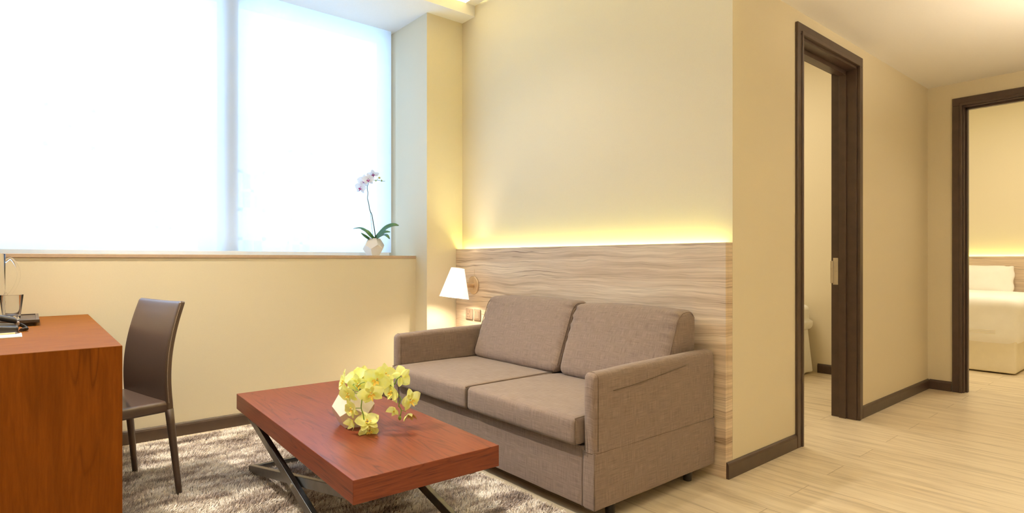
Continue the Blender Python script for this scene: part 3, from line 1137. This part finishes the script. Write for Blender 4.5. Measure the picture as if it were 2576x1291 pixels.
# ------------------------------------------------------------------ desk
dk = thing('desk', (-3.15, -0.15, 0), 'amber walnut writing desk with a solid end panel at left', 'desk')
DX0, DX1, DY0, DY1, DZ = -3.915, -2.402, -0.52, 0.248, 0.755
obj('desktop', B(DX0, DX1, DY0, DY1, DZ - 0.030, DZ, bev=0.0015), M['desk_top'], dk)
obj('end_panel', B(DX1 - 0.045, DX1 - 0.0005, DY0 + 0.001, DY1 - 0.001, 0, DZ - 0.0296, bev=0.001), M['desk_front'], dk)
obj('end_fascia', B(DX1 - 0.0002, DX1 + 0.0014, DY0, DY1 - 0.0002, 0, DZ - 0.0018), M['desk_front'], dk)
obj('end_panel', B(DX0 + 0.001, DX0 + 0.045, DY0 + 0.001, DY1 - 0.001, 0, DZ - 0.03, bev=0.001), M['desk_front'], dk)
obj('rear_panel', B(DX0 + 0.045, DX1 - 0.045, DY0 + 0.02, DY0 + 0.04, 0.25, DZ - 0.03), M['desk_front'], dk)

# items on the desk ---------------------------------------------------
tr = thing('tray', (-3.55, -0.16, DZ), 'dark brown leatherette serving tray on the desk under the jug', 'tray')
bm = boxes([(-3.745, -3.365, -0.355, 0.036, DZ + 0.016, DZ + 0.024)], bev=0.001)
for a in ((-3.745, -3.365, 0.024, 0.036, DZ + 0.022, DZ + 0.029), (-3.745, -3.365, -0.355, -0.343, DZ + 0.022, DZ + 0.029),
          (-3.745, -3.733, -0.343, 0.024, DZ + 0.022, DZ + 0.029), (-3.377, -3.365, -0.343, 0.024, DZ + 0.022, DZ + 0.029)):
    box(bm, *a, bev=0.001)
obj('tray_deck', bm, M['traybrown'], tr)
obj('tray_base', B(-3.72, -3.39, -0.33, 0.016, DZ, DZ + 0.017), M['traybrown'], tr)

TD = DZ + 0.0245
gl = thing('drinking_glass', (-3.47, -0.061, TD), 'clear tapered tumbler standing on the desk tray beside the jug', 'glass')
bm = bmesh.new()
lathe(bm, [(0, 0), (0.028, 0), (0.031, 0.003), (0.032, 0.02), (0.0425, 0.112), (0.0418, 0.1135), (0.040, 0.112), (0.0295, 0.024), (0.020, 0.020), (0, 0.019)],
      (-3.47, -0.061, TD), 36)
obj('tumbler_body', bm, M['glass'], gl, True, angle=50)
bm = bmesh.new()
for k in range(10):
    a = 2 * math.pi * k / 10
    c = Vector((-3.47 + 0.0265 * math.cos(a), -0.061 + 0.0265 * math.sin(a), TD + 0.012))
    lathe(bm, [(0, -0.007), (0.005, -0.004), (0.0065, 0), (0.005, 0.004), (0, 0.007)], c, 8)
obj('cut_base', bm, M['glass'], gl, True)

jx, jy = -3.60, -0.135
jg = thing('water_jug', (jx, jy, TD), 'tall clear water jug with a loop handle on the desk tray', 'jug')
bm = bmesh.new()
lathe(bm, [(0, 0), (0.044, 0), (0.047, 0.004), (0.050, 0.10), (0.051, 0.298), (0.0495, 0.300), (0.048, 0.298), (0.047, 0.10), (0.044, 0.010), (0, 0.008)],
      (jx, jy, TD), 40)
obj('jug_body', bm, M['glass'], jg, True, angle=50)
bm = bmesh.new()
tube(bm, smoothpath([(jx, jy + 0.047, TD + 0.262), (jx + 0.004, jy + 0.070, TD + 0.277), (jx + 0.008, jy + 0.094, TD + 0.235), (jx + 0.008, jy + 0.097, TD + 0.185),
                     (jx + 0.006, jy + 0.080, TD + 0.135), (jx + 0.002, jy + 0.060, TD + 0.105), (jx, jy + 0.048, TD + 0.115)]), 0.0065, 10)
obj('handle', bm, M['glass'], jg, True)

ph = thing('telephone', (-3.13, -0.16, DZ), 'black desk telephone with handset at the left edge of the desk', 'telephone')


def phfn(q, un):
    q = q.copy()
    t = max(0, min(1, (-0.033 - q.y) / 0.22))
    if q.z > DZ + 0.01:
        q.z = DZ + 0.004 + (q.z - DZ - 0.004) * (1.0 + 0.9 * t)
    return q


obj('phone_base', rbox(-3.225, -3.045, -0.30, -0.033, DZ + 0.001, DZ + 0.028, r=0.007, n=12, fn=phfn), M['black'], ph, True)


def hsfn(q, un):
    q = q.copy()
    t = (-0.037 - q.y)
    q.z += 0.20 * t + 0.008 * math.sin(min(1, t / 0.2) * math.pi)
    return q


obj('handset', rbox(-3.198, -3.150, -0.245, -0.038, DZ + 0.030, DZ + 0.053, r=0.010, n=14, fn=hsfn), M['black'], ph, True)
bm = bmesh.new()
box(bm, -3.185, -3.160, -0.046, -0.030, DZ + 0.022, DZ + 0.040, bev=0.004)
obj('cord_plug', bm, M['socket'], ph)
bm = bmesh.new()
pts = []
for k in range(140):
    t = k / 139
    cxp = Vector((-3.175 + 0.020 * t + 0.05 * t * t, -0.028 + 0.020 * math.sin(t * 3.0), DZ + 0.026 - 0.0165 * min(1, t * 2.2)))
    a = t * 2 * math.pi * 15
    pts.append(cxp + Vector((0.004 * math.sin(a) * 0.4, 0.0055 * math.cos(a), 0.0060 * math.sin(a))))
tube(bm, pts, 0.0017, 6)
obj('coiled_cord', bm, M['black'], ph, True)

pd = thing('note_pad', (-2.93, -0.13, DZ), 'white note pad lying on the desk in front of the telephone', 'note pad')
bm = bmesh.new()
pc = [(-3.045, -0.023), (-2.902, -0.020), (-2.895, -0.24), (-3.04, -0.243)]
v0 = [bm.verts.new((x, y, DZ + 0.0005)) for x, y in pc]
v1 = [bm.verts.new((x, y, DZ + 0.004)) for x, y in pc]
bm.faces.new(v0[::-1]); bm.faces.new(v1)
for i in range(4):
    bm.faces.new((v0[i], v0[(i + 1) % 4], v1[(i + 1) % 4], v1[i]))
obj('paper_block', bm, M['paper'], pd)
pe = thing('pencil', (-2.985, -0.11, DZ + 0.008), 'natural wood pencil lying on the white note pad', 'pencil')
bm = bmesh.new()
p0, p1, p2 = Vector((-2.975, -0.20, DZ + 0.0085)), Vector((-2.998, -0.042, DZ + 0.0085)), Vector((-3.000, -0.028, DZ + 0.0075))
tube(bm, [p0, p1], 0.0038, 6)
obj('pencil_shaft', bm, M['pencilwood'], pe)
bm = bmesh.new()
tube(bm, [p1, p2], [0.0037, 0.0007], 8)
obj('pencil_tip', bm, M['graphite'], pe)

# ------------------------------------------------------------------ chair (local coordinates)
ca = math.radians(14.4)
chx, chy = -3.152, 0.456
ch = thing('dining_chair', (chx, chy, 0.003), 'brown leather high-back chair pushed in at the desk', 'chair', rz=ca)


def backy(z):
    t = max(0.0, (z - 0.41) / 0.46)
    return -0.035 + 0.062 * t ** 1.75 - 0.016 * math.sin(min(1, t) * math.pi)


def chb(q, un):
    q = q.copy()
    q.y += backy(q.z)
    t = (q.z - 0.43) / 0.43
    q.x *= 1.0 - 0.07 * t                # narrows a little to the top
    q.y += -0.012 * (1 - un[0] ** 2) * -1.0 * max(0, t) * 1.0     # back is slightly dished
    if un[2] > 0.8:
        q.z += -0.004 * (1 - un[0] ** 2)
    return q


cbk = obj('backrest', rbox(-0.228, 0.228, -0.014, 0.014, 0.375, 0.862, r=0.011, n=26, puff=(0, 0.003, 0), fn=chb), M['leather'], ch, True, local=True)
bm = bmesh.new()
for s in (-1, 1):
    pts = []
    for k in range(20):
        z = 0.42 + 0.43 * k / 19
        t = (z - 0.43) / 0.43
        pts.append((s * 0.2285 * (1 - 0.07 * t), backy(z) - 0.006, z))
    tube(bm, pts, 0.0009, 5)
pts = []
for k in range(16):
    u = -1 + 2 * k / 15
    pts.append((u * 0.2285 * 0.93, backy(0.862) + 0.012 * (1 - u * u) - 0.004, 0.8625 - 0.004 * (1 - u * u)))
tube(bm, pts, 0.0009, 5)
obj('stitching', bm, M['stitch'], cbk, local=True)


def seatc(q, un):
    q = q.copy()
    if un[2] > 0:
        q.z -= 0.006 * (1 - un[0] ** 2) * (1 - un[1] ** 2)
    return q


obj('seat', rbox(-0.222, 0.222, -0.455, -0.030, 0.378, 0.428, r=0.016, n=20, fn=seatc), M['leather'], ch, True, local=True)
for sx_ in (-1, 1):
    for yy0, yy1 in ((-0.036, 0.002), (-0.430, -0.445)):
        bm = bmesh.new()
        p0, p1 = Vector((sx_ * 0.215, yy0, 0.392 if yy0 > -0.1 else 0.385)), Vector((sx_ * 0.228, yy1, 0.0))
        pts = [p0.lerp(p1, k / 6) for k in range(7)]
        tube(bm, pts, [0.0175 - 0.0055 * k / 6 for k in range(7)], 12)
        obj('leg', bm, M['leather'], ch, True, local=True)


# ------------------------------------------------------------------ orchids
def dodeca(bm, c, a, rz):
    """regular dodecahedron of edge a standing on a face; open top with thickness"""
    phi = (1 + 5 ** 0.5) / 2
    pts = []
    for i in (-1, 1):
        for j in (-1, 1):
            for k in (-1, 1):
                pts.append(Vector((i, j, k)))
    for i in (-1, 1):
        for j in (-1, 1):
            pts.append(Vector((0, i / phi, j * phi)))
            pts.append(Vector((i / phi, j * phi, 0)))
            pts.append(Vector((i * phi, 0, j / phi)))
    n = Vector((0, phi, 1)).normalized()       # a face normal
    # find face normal precisely: centroid of five nearest vertices
    near = sorted(pts, key=lambda p_: -p_.dot(n))[:5]
    n = sum(near, Vector()).normalized()
    q = n.rotation_difference(Vector((0, 0, 1)))
    s = a / (2 / phi)
    P = [Matrix.Rotation(rz, 3, 'Z') @ (q @ p_) * s for p_ in pts]
    rin = max(p_.z for p_ in P)
    vs = [bm.verts.new(Vector(c) + Vector((0, 0, rin)) + p_) for p_ in P]
    r = bmesh.ops.convex_hull(bm, input=vs)
    bmesh.ops.dissolve_limit(bm, angle_limit=math.radians(3), verts=bm.verts, edges=bm.edges)
    ztop = c[2] + 2 * rin
    tops = [f for f in bm.faces if f.calc_center_median().z > ztop - 1e-4]
    # inset the top face and push it in
    rr = bmesh.ops.inset_region(bm, faces=tops, thickness=0.005)
    for f in tops:
        for v in f.verts:
            v.co.z -= 0.012
    return rin


def petal(bm, c, e1, e2, n, th, L, W, bend=0.25, cup=0.2, base=0.004, nu=7, nv=6, tipp=0.9):
    d = e1 * math.cos(th) + e2 * math.sin(th)
    s = n.cross(d)
    grid = []
    for i in range(nu + 1):
        t = i / nu
        wv = W * 0.5 * (math.sin(math.pi * min(1, (0.10 + 0.90 * t)) ** tipp)) ** 0.62 if t < 1 else W * 0.03
        row = []
        for j in range(nv + 1):
            u = -1 + 2 * j / nv
            h = bend * L * t * t + cup * W * (u * u) * 0.5 * math.sin(math.pi * min(t + 0.1, 1)) + 0.02 * L * math.sin(u * 5 + t * 4)
            row.append(bm.verts.new(c + d * (base + L * t * (1 - 0.1 * abs(bend) * t)) + s * (u * wv) + n * h))
        grid.append(row)
    for i in range(nu):
        for j in range(nv):
            bm.faces.new((grid[i][j], grid[i + 1][j], grid[i + 1][j + 1], grid[i][j + 1]))


def flower(parent, c, facing, roll, size, mp, ml, openness=1.0, name='flower'):
    """phalaenopsis blossom: three sepals, two broad petals, a lip"""
    n = Vector(facing).normalized()
    up = Vector((0, 0, 1))
    up = (up - n * up.dot(n))
    if up.length < 0.05:
        up = RT.copy()
    up.normalize()
    e1 = up.cross(n).normalized()
    cr, sr = math.cos(roll), math.sin(roll)
    a, b_ = e1 * cr + up * sr, up * cr - e1 * sr
    S = size
    bm = bmesh.new()
    bd = (1 - openness) * 1.6
    for th, L, W in ((90, 0.50, 0.34), (-48, 0.46, 0.32), (-132, 0.46, 0.32)):
        petal(bm, c - n * 0.001, a, b_, n, math.radians(th), L * S, W * S, bend=0.02 + bd, cup=0.25)
    for th in (12, 168):
        petal(bm, c + n * 0.0015, a, b_, n, math.radians(th), 0.50 * S, 0.58 * S, bend=0.14 + bd, cup=0.22, tipp=0.75)
    o = obj(name, bm, mp, parent, True)
    bm = bmesh.new()
    lc = c + n * 0.004 - b_ * 0.02 * S
    petal(bm, lc, a, b_, n, math.radians(-90), 0.22 * S, 0.10 * S, bend=0.9, cup=0.8)
    petal(bm, lc, a, b_, n, math.radians(-30), 0.13 * S, 0.10 * S, bend=0.8, cup=0.5)
    petal(bm, lc, a, b_, n, math.radians(-150), 0.13 * S, 0.10 * S, bend=0.8, cup=0.5)
    lathe(bm, [(0, 0), (0.035 * S, 0.02 * S), (0.03 * S, 0.09 * S), (0, 0.12 * S)], c + b_ * 0.02 * S, 8, n + b_ * 0.5)
    for v in bm.verts:
        pass
    off = Vector(parent.location)
    l = obj('flower_lip', bm, ml, parent, True)
    l.parent = o
    return o


def bud(parent, p, d, r, L, mat, name='bud'):
    bm = bmesh.new()
    lathe(bm, [(0, 0), (r * 0.55, L * 0.12), (r, L * 0.45), (r * 0.8, L * 0.75), (r * 0.3, L * 0.95), (0, L)], p, 12, d)
    return obj(name, bm, mat, parent, True)


def leaf(parent, pts, W, mat, nrm=Vector((0, 0, 1))):
    P = smoothpath(pts, 5)
    bm = bmesh.new()
    n_ = len(P)
    rows = []
    for i, q in enumerate(P):
        t = i / (n_ - 1)
        d = (P[min(i + 1, n_ - 1)] - P[max(i - 1, 0)]).normalized()
        s = d.cross(nrm)
        s = s.normalized() if s.length > 1e-3 else Vector((0, 1, 0))
        up = s.cross(d).normalized()
        wv = W * 0.5 * max(0.04, math.sin(math.pi * (0.18 + 0.80 * t)) ** 0.7)
        rows.append([bm.verts.new(q + s * u * wv + up * (abs(u) ** 1.5) * wv * 0.35) for u in (-1, -0.5, 0, 0.5, 1)])
    for i in range(n_ - 1):
        for j in range(4):
            bm.faces.new((rows[i][j], rows[i + 1][j], rows[i + 1][j + 1], rows[i][j + 1]))
    o = obj('leaf', bm, mat, parent, True)
    so_ = o.modifiers.new('thick', 'SOLIDIFY')
    so_.thickness = 0.0016
    return o


def at(x, y, depth):
    """point seen at photo pixel (x, y) at the given distance along the view axis"""
    return Vector((0, 0, EYE)) + FW * depth + RT * ((x - CX) / FPX * depth) + Vector((0, 0, -(y - HOR) / FPX * depth))


def dirv(r, u, t):
    """direction from right / up / toward-viewer components"""
    return (RT * r + Vector((0, 0, u)) - FW * t).normalized()


# --- white orchid on the sill
wo = thing('potted_orchid', (-4.065, 2.012, 1.0842), 'white and magenta orchid in a faceted pot on the window sill', 'potted plant')
bm = bmesh.new()
dodeca(bm, (-4.065, 2.012, 1.0842), 0.0585, math.radians(14))
obj('planter', bm, M['planter'], wo)
bm = bmesh.new()
lathe(bm, [(0, 0.001), (0.038, 0), (0.038, -0.004), (0, -0.004)], (-4.065, 2.012, 1.0842 + 0.1275), 14)
obj('moss', bm, M['soil'], wo)
DW = (Vector((-4.065, 2.012, 0))).dot(FW)


def zs(x, y, dd=0.0):
    return at(870 + x / 5.38, 420 + y / 5.38, DW + dd)


bm = bmesh.new()
tube(bm, smoothpath([zs(404, 985), zs(395, 900), zs(372, 760), zs(352, 650), zs(325, 585), zs(308, 490), zs(294, 430), zs(298, 350), zs(290, 285), zs(302, 232),
                     zs(325, 200), zs(358, 182), zs(430, 181), zs(480, 190), zs(532, 193)], 5),
     [0.0042 - 0.0028 * i / 70 for i in range(71)], 8)
obj('stem', bm, M['stemdark'], wo, True)
bm = bmesh.new()
tube(bm, [zs(372, 985, 0.02), zs(355, 850, 0.01), zs(330, 600, 0.0)], 0.0016, 6)
obj('support_stake', bm, M['stemgreen'], wo)
bm = bmesh.new()
for a, b_ in (((290, 285), (258, 275)), ((302, 232), (268, 215)), ((325, 200), (310, 190)), ((358, 182), (362, 120)), ((420, 178), (440, 140)), ((480, 190), (486, 172))):
    bm = bmesh.new()
    tube(bm, [zs(*a), zs((a[0] + b_[0]) / 2 + 3, (a[1] + b_[1]) / 2 + 5), zs(*b_)], 0.0013, 6)
    obj('flower_stalk', bm, M['stemgreen'], wo)
flower(wo, zs(205, 282, -0.025), dirv(-0.35, -0.15, 0.9), -0.25, 0.095, M['petal_w'], M['magentalip'])
flower(wo, zs(240, 195, -0.01), dirv(-0.25, 0.05, 0.95), -0.1, 0.100, M['petal_w'], M['magentalip'])
flower(wo, zs(305, 172, -0.045), dirv(0.05, 0.0, 1.0), 0.1, 0.088, M['petal_w'], M['magentalip'])
flower(wo, zs(368, 92, -0.01), dirv(0.15, -0.9, 0.5), 0.2, 0.091, M['petal_w'], M['magentalip'])
bud(wo, zs(445, 158), dirv(0.6, 0.6, 0.3), 0.0095, 0.018, M['budyellow'])
bud(wo, zs(408, 172), dirv(0.0, -1, 0.3), 0.006, 0.016, M['budgreen'])
bud(wo, zs(484, 172), dirv(0.1, -1, 0.2), 0.006, 0.017, M['budgreen'])
leaf(wo, [zs(395, 975), zs(480, 890, -0.02), zs(560, 820, -0.03), zs(650, 788, -0.03), zs(716, 793, -0.02)], 0.046, M['leaf'], dirv(-0.3, 0.8, 0.9))
leaf(wo, [zs(405, 980, -0.02), zs(470, 930, -0.05), zs(530, 885, -0.06), zs(602, 880, -0.06)], 0.034, M['leaf'], dirv(-0.2, 0.8, 0.9))
leaf(wo, [zs(420, 975, -0.02), zs(500, 930, -0.06), zs(550, 930, -0.09), zs(595, 976, -0.10)], 0.034, M['leaf'], dirv(0.2, 0.9, 0.6))
leaf(wo, [zs(400, 980), zs(330, 930, 0.0), zs(262, 862, 0.01), zs(190, 830, 0.02), zs(100, 836, 0.03)], 0.030, M['leaf'], dirv(0.3, 0.8, 0.5))
leaf(wo, [zs(385, 980, -0.02), zs(330, 925, -0.05), zs(285, 875, -0.06), zs(205, 838, -0.05)], 0.032, M['leaf'], dirv(0.4, 0.7, 0.9))
leaf(wo, [zs(350, 985, -0.02), zs(300, 965, -0.05), zs(250, 930, -0.06), zs(207, 893, -0.06)], 0.024, M['leaf'], dirv(0.4, 0.7, 0.9))

# --- yellow orchid on the coffee table
yc = Vector((-2.165, 0.985, TZ + 0.0004))
yo = thing('potted_orchid', tuple(yc), 'yellow orchid spray in a faceted white pot on the coffee table', 'potted plant')
bm = bmesh.new()
dodeca(bm, yc, 0.0615, math.radians(-6))
obj('planter', bm, M['planter'], yo)
bm = bmesh.new()
lathe(bm, [(0, 0.001), (0.040, 0), (0.040, -0.004), (0, -0.004)], yc + Vector((0, 0, 0.134)), 14)
obj('moss', bm, M['soil'], yo)
DY = yc.dot(FW)


def zy(x, y, dd=0.0):
    return at(820 + x / 5.868, 900 + y / 5.868, DY + dd)


bm = bmesh.new()
R_ = 0.0021
tube(bm, smoothpath([zy(520, 520, 0.0), zy(470, 400, -0.02), zy(400, 400, -0.07), zy(440, 435, -0.10), zy(490, 510, -0.115), zy(528, 610, -0.125), zy(520, 740, -0.13),
                     zy(552, 850, -0.13), zy(562, 960, -0.125), zy(556, 1070, -0.11)], 6), R_, 8)
obj('stem', bm, M['stemgreen'], yo, True)
bm = bmesh.new()
tube(bm, smoothpath([zy(540, 520, 0.0), zy(640, 380, -0.01), zy(800, 330, -0.02), zy(940, 400, -0.03), zy(1030, 480, -0.03), zy(1068, 545, -0.03), zy(1102, 610, -0.03),
                     zy(1075, 700, -0.03), zy(1110, 775, -0.03), zy(1095, 862, -0.03)], 6), R_, 8)
obj('stem', bm, M['stemgreen'], yo, True)
bm = bmesh.new()
tube(bm, smoothpath([zy(560, 520, 0.02), zy(760, 420, 0.02), zy(930, 420, 0.0), zy(1010, 390, 0.0), zy(1045, 320, 0.0), zy(1100, 276, 0.0)], 6), R_, 8)
obj('stem', bm, M['stemgreen'], yo, True)
bm = bmesh.new()
for a in ([zy(460, 440, -0.11), zy(510, 385, -0.12), zy(575, 362, -0.12)], [zy(490, 525, -0.115), zy(430, 525, -0.12), zy(390, 492, -0.12)],
          [zy(520, 745, -0.13), zy(460, 745, -0.135), zy(405, 750, -0.14)], [zy(562, 930, -0.125), zy(500, 945, -0.125), zy(440, 950, -0.125)],
          [zy(552, 1050, -0.115), zy(545, 1080, -0.11)], [zy(1102, 610, -0.03), zy(1150, 622, -0.03), zy(1205, 628, -0.03)],
          [zy(1110, 778, -0.03), zy(1150, 785, -0.03), zy(1182, 803, -0.03)], [zy(1075, 700, -0.03), zy(1070, 725, -0.03)]):
    bm = bmesh.new()
    tube(bm, smoothpath(a, 4), 0.0015, 6)
    obj('flower_stalk', bm, M['stemgreen'], yo, True)
Y, OR = M['petal_y'], M['orangelip']
FS = 0.100
flower(yo, zy(265, 360, -0.05), dirv(-0.75, 0.15, 0.35), 0.5, FS * 0.98, Y, OR)
flower(yo, zy(440, 300, 0.02), dirv(-0.35, 0.55, 0.55), 0.45, FS, Y, OR)
flower(yo, zy(560, 260, 0.03), dirv(0.35, 0.5, 0.5), -0.3, FS * 0.85, Y, OR)
flower(yo, zy(480, 385, -0.06), dirv(-0.1, -0.3, 0.9), 0.2, FS * 0.8, Y, OR)
flower(yo, zy(755, 325, -0.05), dirv(0.0, -0.05, 0.95), -0.45, FS * 1.08, Y, OR)
flower(yo, zy(880, 250, 0.02), dirv(0.5, 0.4, 0.5), -0.2, FS * 0.92, Y, OR)
flower(yo, zy(665, 520, -0.12), dirv(0.2, -0.35, 0.85), 0.25, FS * 0.98, Y, OR)
flower(yo, zy(975, 510, -0.03), dirv(-0.55, -0.1, 0.6), -0.15, FS * 0.95, Y, OR)
flower(yo, zy(1110, 275, 0.0), dirv(0.35, -0.1, -0.9), 0.9, FS * 0.84, Y, OR)
flower(yo, zy(1245, 620, -0.03), dirv(0.65, -0.1, 0.6), 0.25, FS * 0.88, Y, OR)
flower(yo, zy(335, 535, -0.10), dirv(-0.4, -0.3, 0.7), 0.3, FS * 0.85, Y, OR)
flower(yo, zy(385, 755, -0.14), dirv(-0.6, -0.2, 0.65), 0.5, FS * 0.82, Y, OR)
flower(yo, zy(610, 945, -0.13), dirv(0.25, 0.75, 0.55), 0.15, FS * 0.88, Y, OR)
flower(yo, zy(640, 1075, -0.12), dirv(0.15, -0.15, 0.9), 0.2, FS * 0.74, Y, OR, openness=0.7)
flower(yo, zy(1030, 765, -0.03), dirv(-0.5, -0.5, 0.6), 0.0, FS * 0.58, Y, OR, openness=0.55)
flower(yo, zy(1220, 835, -0.03), dirv(0.3, -0.8, 0.5), 0.0, FS * 0.52, M['budyellow'], M['budyellow'], openness=0.45)
flower(yo, zy(400, 965, -0.125), dirv(-0.6, -0.2, 0.6), 0.0, FS * 0.52, Y, OR, openness=0.5)
bud(yo, zy(1092, 855, -0.03), dirv(-0.05, -1, 0), 0.0068, 0.019, M['budgreen'])
bud(yo, zy(550, 1075, -0.11), dirv(-0.45, -0.85, 0.1), 0.0075, 0.020, M['budgreen'])


# ------------------------------------------------------------------ beds
def wavy(amp, f, q, seed=0):
    return amp * noise.noise(q * f + Vector((seed, seed * 2, 0)))


# bedroom seen through the first door
b1 = thing('bed', (-3.35, 4.75, 0), 'white-made bed corner seen through the nearer open doorway', 'bed')
obj('mattress', rbox(-4.35, -2.43, 3.95, 5.56, 0.20, 0.52, r=0.05, n=16), M['linen'], b1, True)


def duv1(q, un):
    q = q.copy()
    q += Vector((wavy(0.012, 6, q, 1), wavy(0.012, 6, q, 2), wavy(0.010, 5, q, 3)))
    if un[2] < -0.2 and un[0] > 0.8:
        q.x += 0.025 + 0.012 * math.sin(q.y * 18)
        if un[1] > 0.7:
            q.x += 0.01
    return q


obj('duvet', rbox(-4.36, -2.375, 3.92, 5.61, 0.40, 0.640, r=0.07, n=40, puff=(0, 0, 0.015), fn=duv1), M['linen'], b1, True)


def sk1(q, un):
    q = q.copy()
    if un[0] > 0.5:
        q.x += 0.008 * math.sin(q.y * 26) * (0.45 - q.z) / 0.3 + 0.10 * (0.45 - q.z)
    return q


obj('bed_skirt', rbox(-4.34, -2.405, 3.96, 5.59, 0.012, 0.45, r=0.02, n=50, fn=sk1), M['linen'], b1, True)

# far bedroom
b2 = thing('bed', (-2.0, 7.85, 0), 'white bed with cream skirt seen through the farther doorway', 'bed')
X1B, YF2, YH2 = -1.10, 6.86, 8.80


def duv2(q, un):
    q = q.copy()
    q += Vector((wavy(0.012, 5, q, 4), wavy(0.014, 5, q, 5), wavy(0.010, 4, q, 6)))
    if un[1] < -0.85:                      # foot drop
        q.y += -0.010 * math.sin(q.x * 15 + 2) * (0.75 - q.z)
        if abs(q.z - 0.36) < 0.008 or abs(q.z - 0.38) < 0.008:
            q.y += 0.002
    if un[0] > 0.85:
        q.x += 0.012 * math.sin(q.y * 16) * (0.75 - q.z)
    return q


obj('duvet', rbox(-2.95, X1B, YF2, YH2 - 0.35, 0.262, 0.700, r=0.085, n=46, puff=(0, 0, 0.02), fn=duv2), M['linen'], b2, True)


def sk2(q, un):
    q = q.copy()
    if un[1] < -0.5:
        q.y += 0.008 * math.sin(q.x * 11) * (0.4 - q.z)
        q.y -= 0.05 * (0.28 - q.z)
    if un[0] > 0.5:
        q.x -= 0.0
    return q


obj('bed_skirt', rbox(-2.93, X1B - 0.03, YF2 + 0.03, YH2, 0.012, 0.45, r=0.02, n=50, fn=sk2), M['skirt'], b2, True)
obj('mattress', rbox(-2.92, X1B - 0.04, YF2 + 0.05, YH2, 0.40, 0.655, r=0.05, n=16), M['linen'], b2, True)
bm = bmesh.new()
for zz in (0.372, 0.386, 0.400):
    tube(bm, [(-2.8 + 0.085 * k, YF2 - 0.014 + wavy(0.006, 4, Vector((k * 0.1, zz, 1))), zz) for k in range(19)], 0.0022, 5)
obj('duvet_piping', bm, M['skirt'], b2, True)


def pil(q, un):
    q = q.copy()
    # oxford pillow: thin flange at the right and left, full in the middle
    e = max(abs(un[0]), abs(un[2]))
    t = max(0.0, 1 - e ** 3)
    yc_ = 8.70 - (q.z - 0.66) * -0.25
    q.y = yc_ + (q.y - 8.68) * (0.12 + 0.88 * t ** 0.55)
    if abs(un[0]) > 0.8:
        q.x += 0.006 * math.sin(q.z * 45) * (abs(un[0]) - 0.8) / 0.2
        q.z += 0.006 * math.sin(q.x * 30)
    return q + Vector((0, wavy(0.008, 7, q, 8), wavy(0.008, 6, q, 9)))


p1 = obj('pillow', rbox(-2.25, -1.455, 8.60, 8.76, 0.665, 0.985, r=0.03, n=30, fn=pil), M['linen'], None, True)
setp(p1, 'white flanged pillow leaning on the wood headboard in the farther bedroom', 'pillow')
hb = thing('wood_headboard', (-1.4, 8.84, 0), 'pale wood headboard panel behind the far bed', 'headboard')
obj('board', B(-3.3, 0.6, 8.84, 8.86, 0, 1.095, bev=0.001), M['panel'], hb)
obj('led_strip', B(-3.2, 0.5, 8.874, 8.886, 1.062, 1.070), M['led'], hb)
obj('led_channel', B(-3.25, 0.55, 8.861, 8.897, 1.02, 1.038), M['sillwhite'], hb)

# ------------------------------------------------------------------ buildings outside
def facade(name, x, y0, y1, z1, wins, label, depth=3.0):
    t = thing(name, (x, (y0 + y1) / 2, -6), label, 'building')
    obj('facade_wall', B(x - depth, x, y0, y1, -6, z1), M['facade'], t)
    for (a, b_, c, d) in wins:
        bm = bmesh.new()
        for q in ((x, x + 0.06, a, a + 0.07, c, d), (x, x + 0.06, b_ - 0.07, b_, c, d), (x, x + 0.06, a, b_, c, c + 0.07), (x, x + 0.06, a, b_, d - 0.07, d),
                  (x, x + 0.05, (a + b_) / 2 - 0.03, (a + b_) / 2 + 0.03, c, d), (x, x + 0.05, a, b_, (c + d) / 2 - 0.03, (c + d) / 2 + 0.03)):
            box(bm, *q)
        f = obj('window_frame', bm, M['facade'], t)
        obj('window_pane', B(x, x + 0.02, a + 0.05, b_ - 0.05, c + 0.05, d - 0.05), M['facade_glass'], f)
    return t


facade('building', -12.0, 3.0, 9.5, 3.9, [(4.05, 4.55, 2.6, 3.3), (4.05, 4.55, 0.9, 1.9), (3.1, 3.6, 0.4, 1.5), (3.1, 3.6, 2.0, 2.8)],
       'pale rendered building with gridded windows outside the right window pane')
facade('building', -14.0, -6.0, 2.6, 5.2, [(2.0, 2.3, 1.7, 2.1), (0.2, 1.0, 3.2, 4.0), (-2.2, -1.2, 0.6, 1.8), (-2.2, -1.2, 2.8, 4.0)],
       'pale rendered building outside the left window pane')
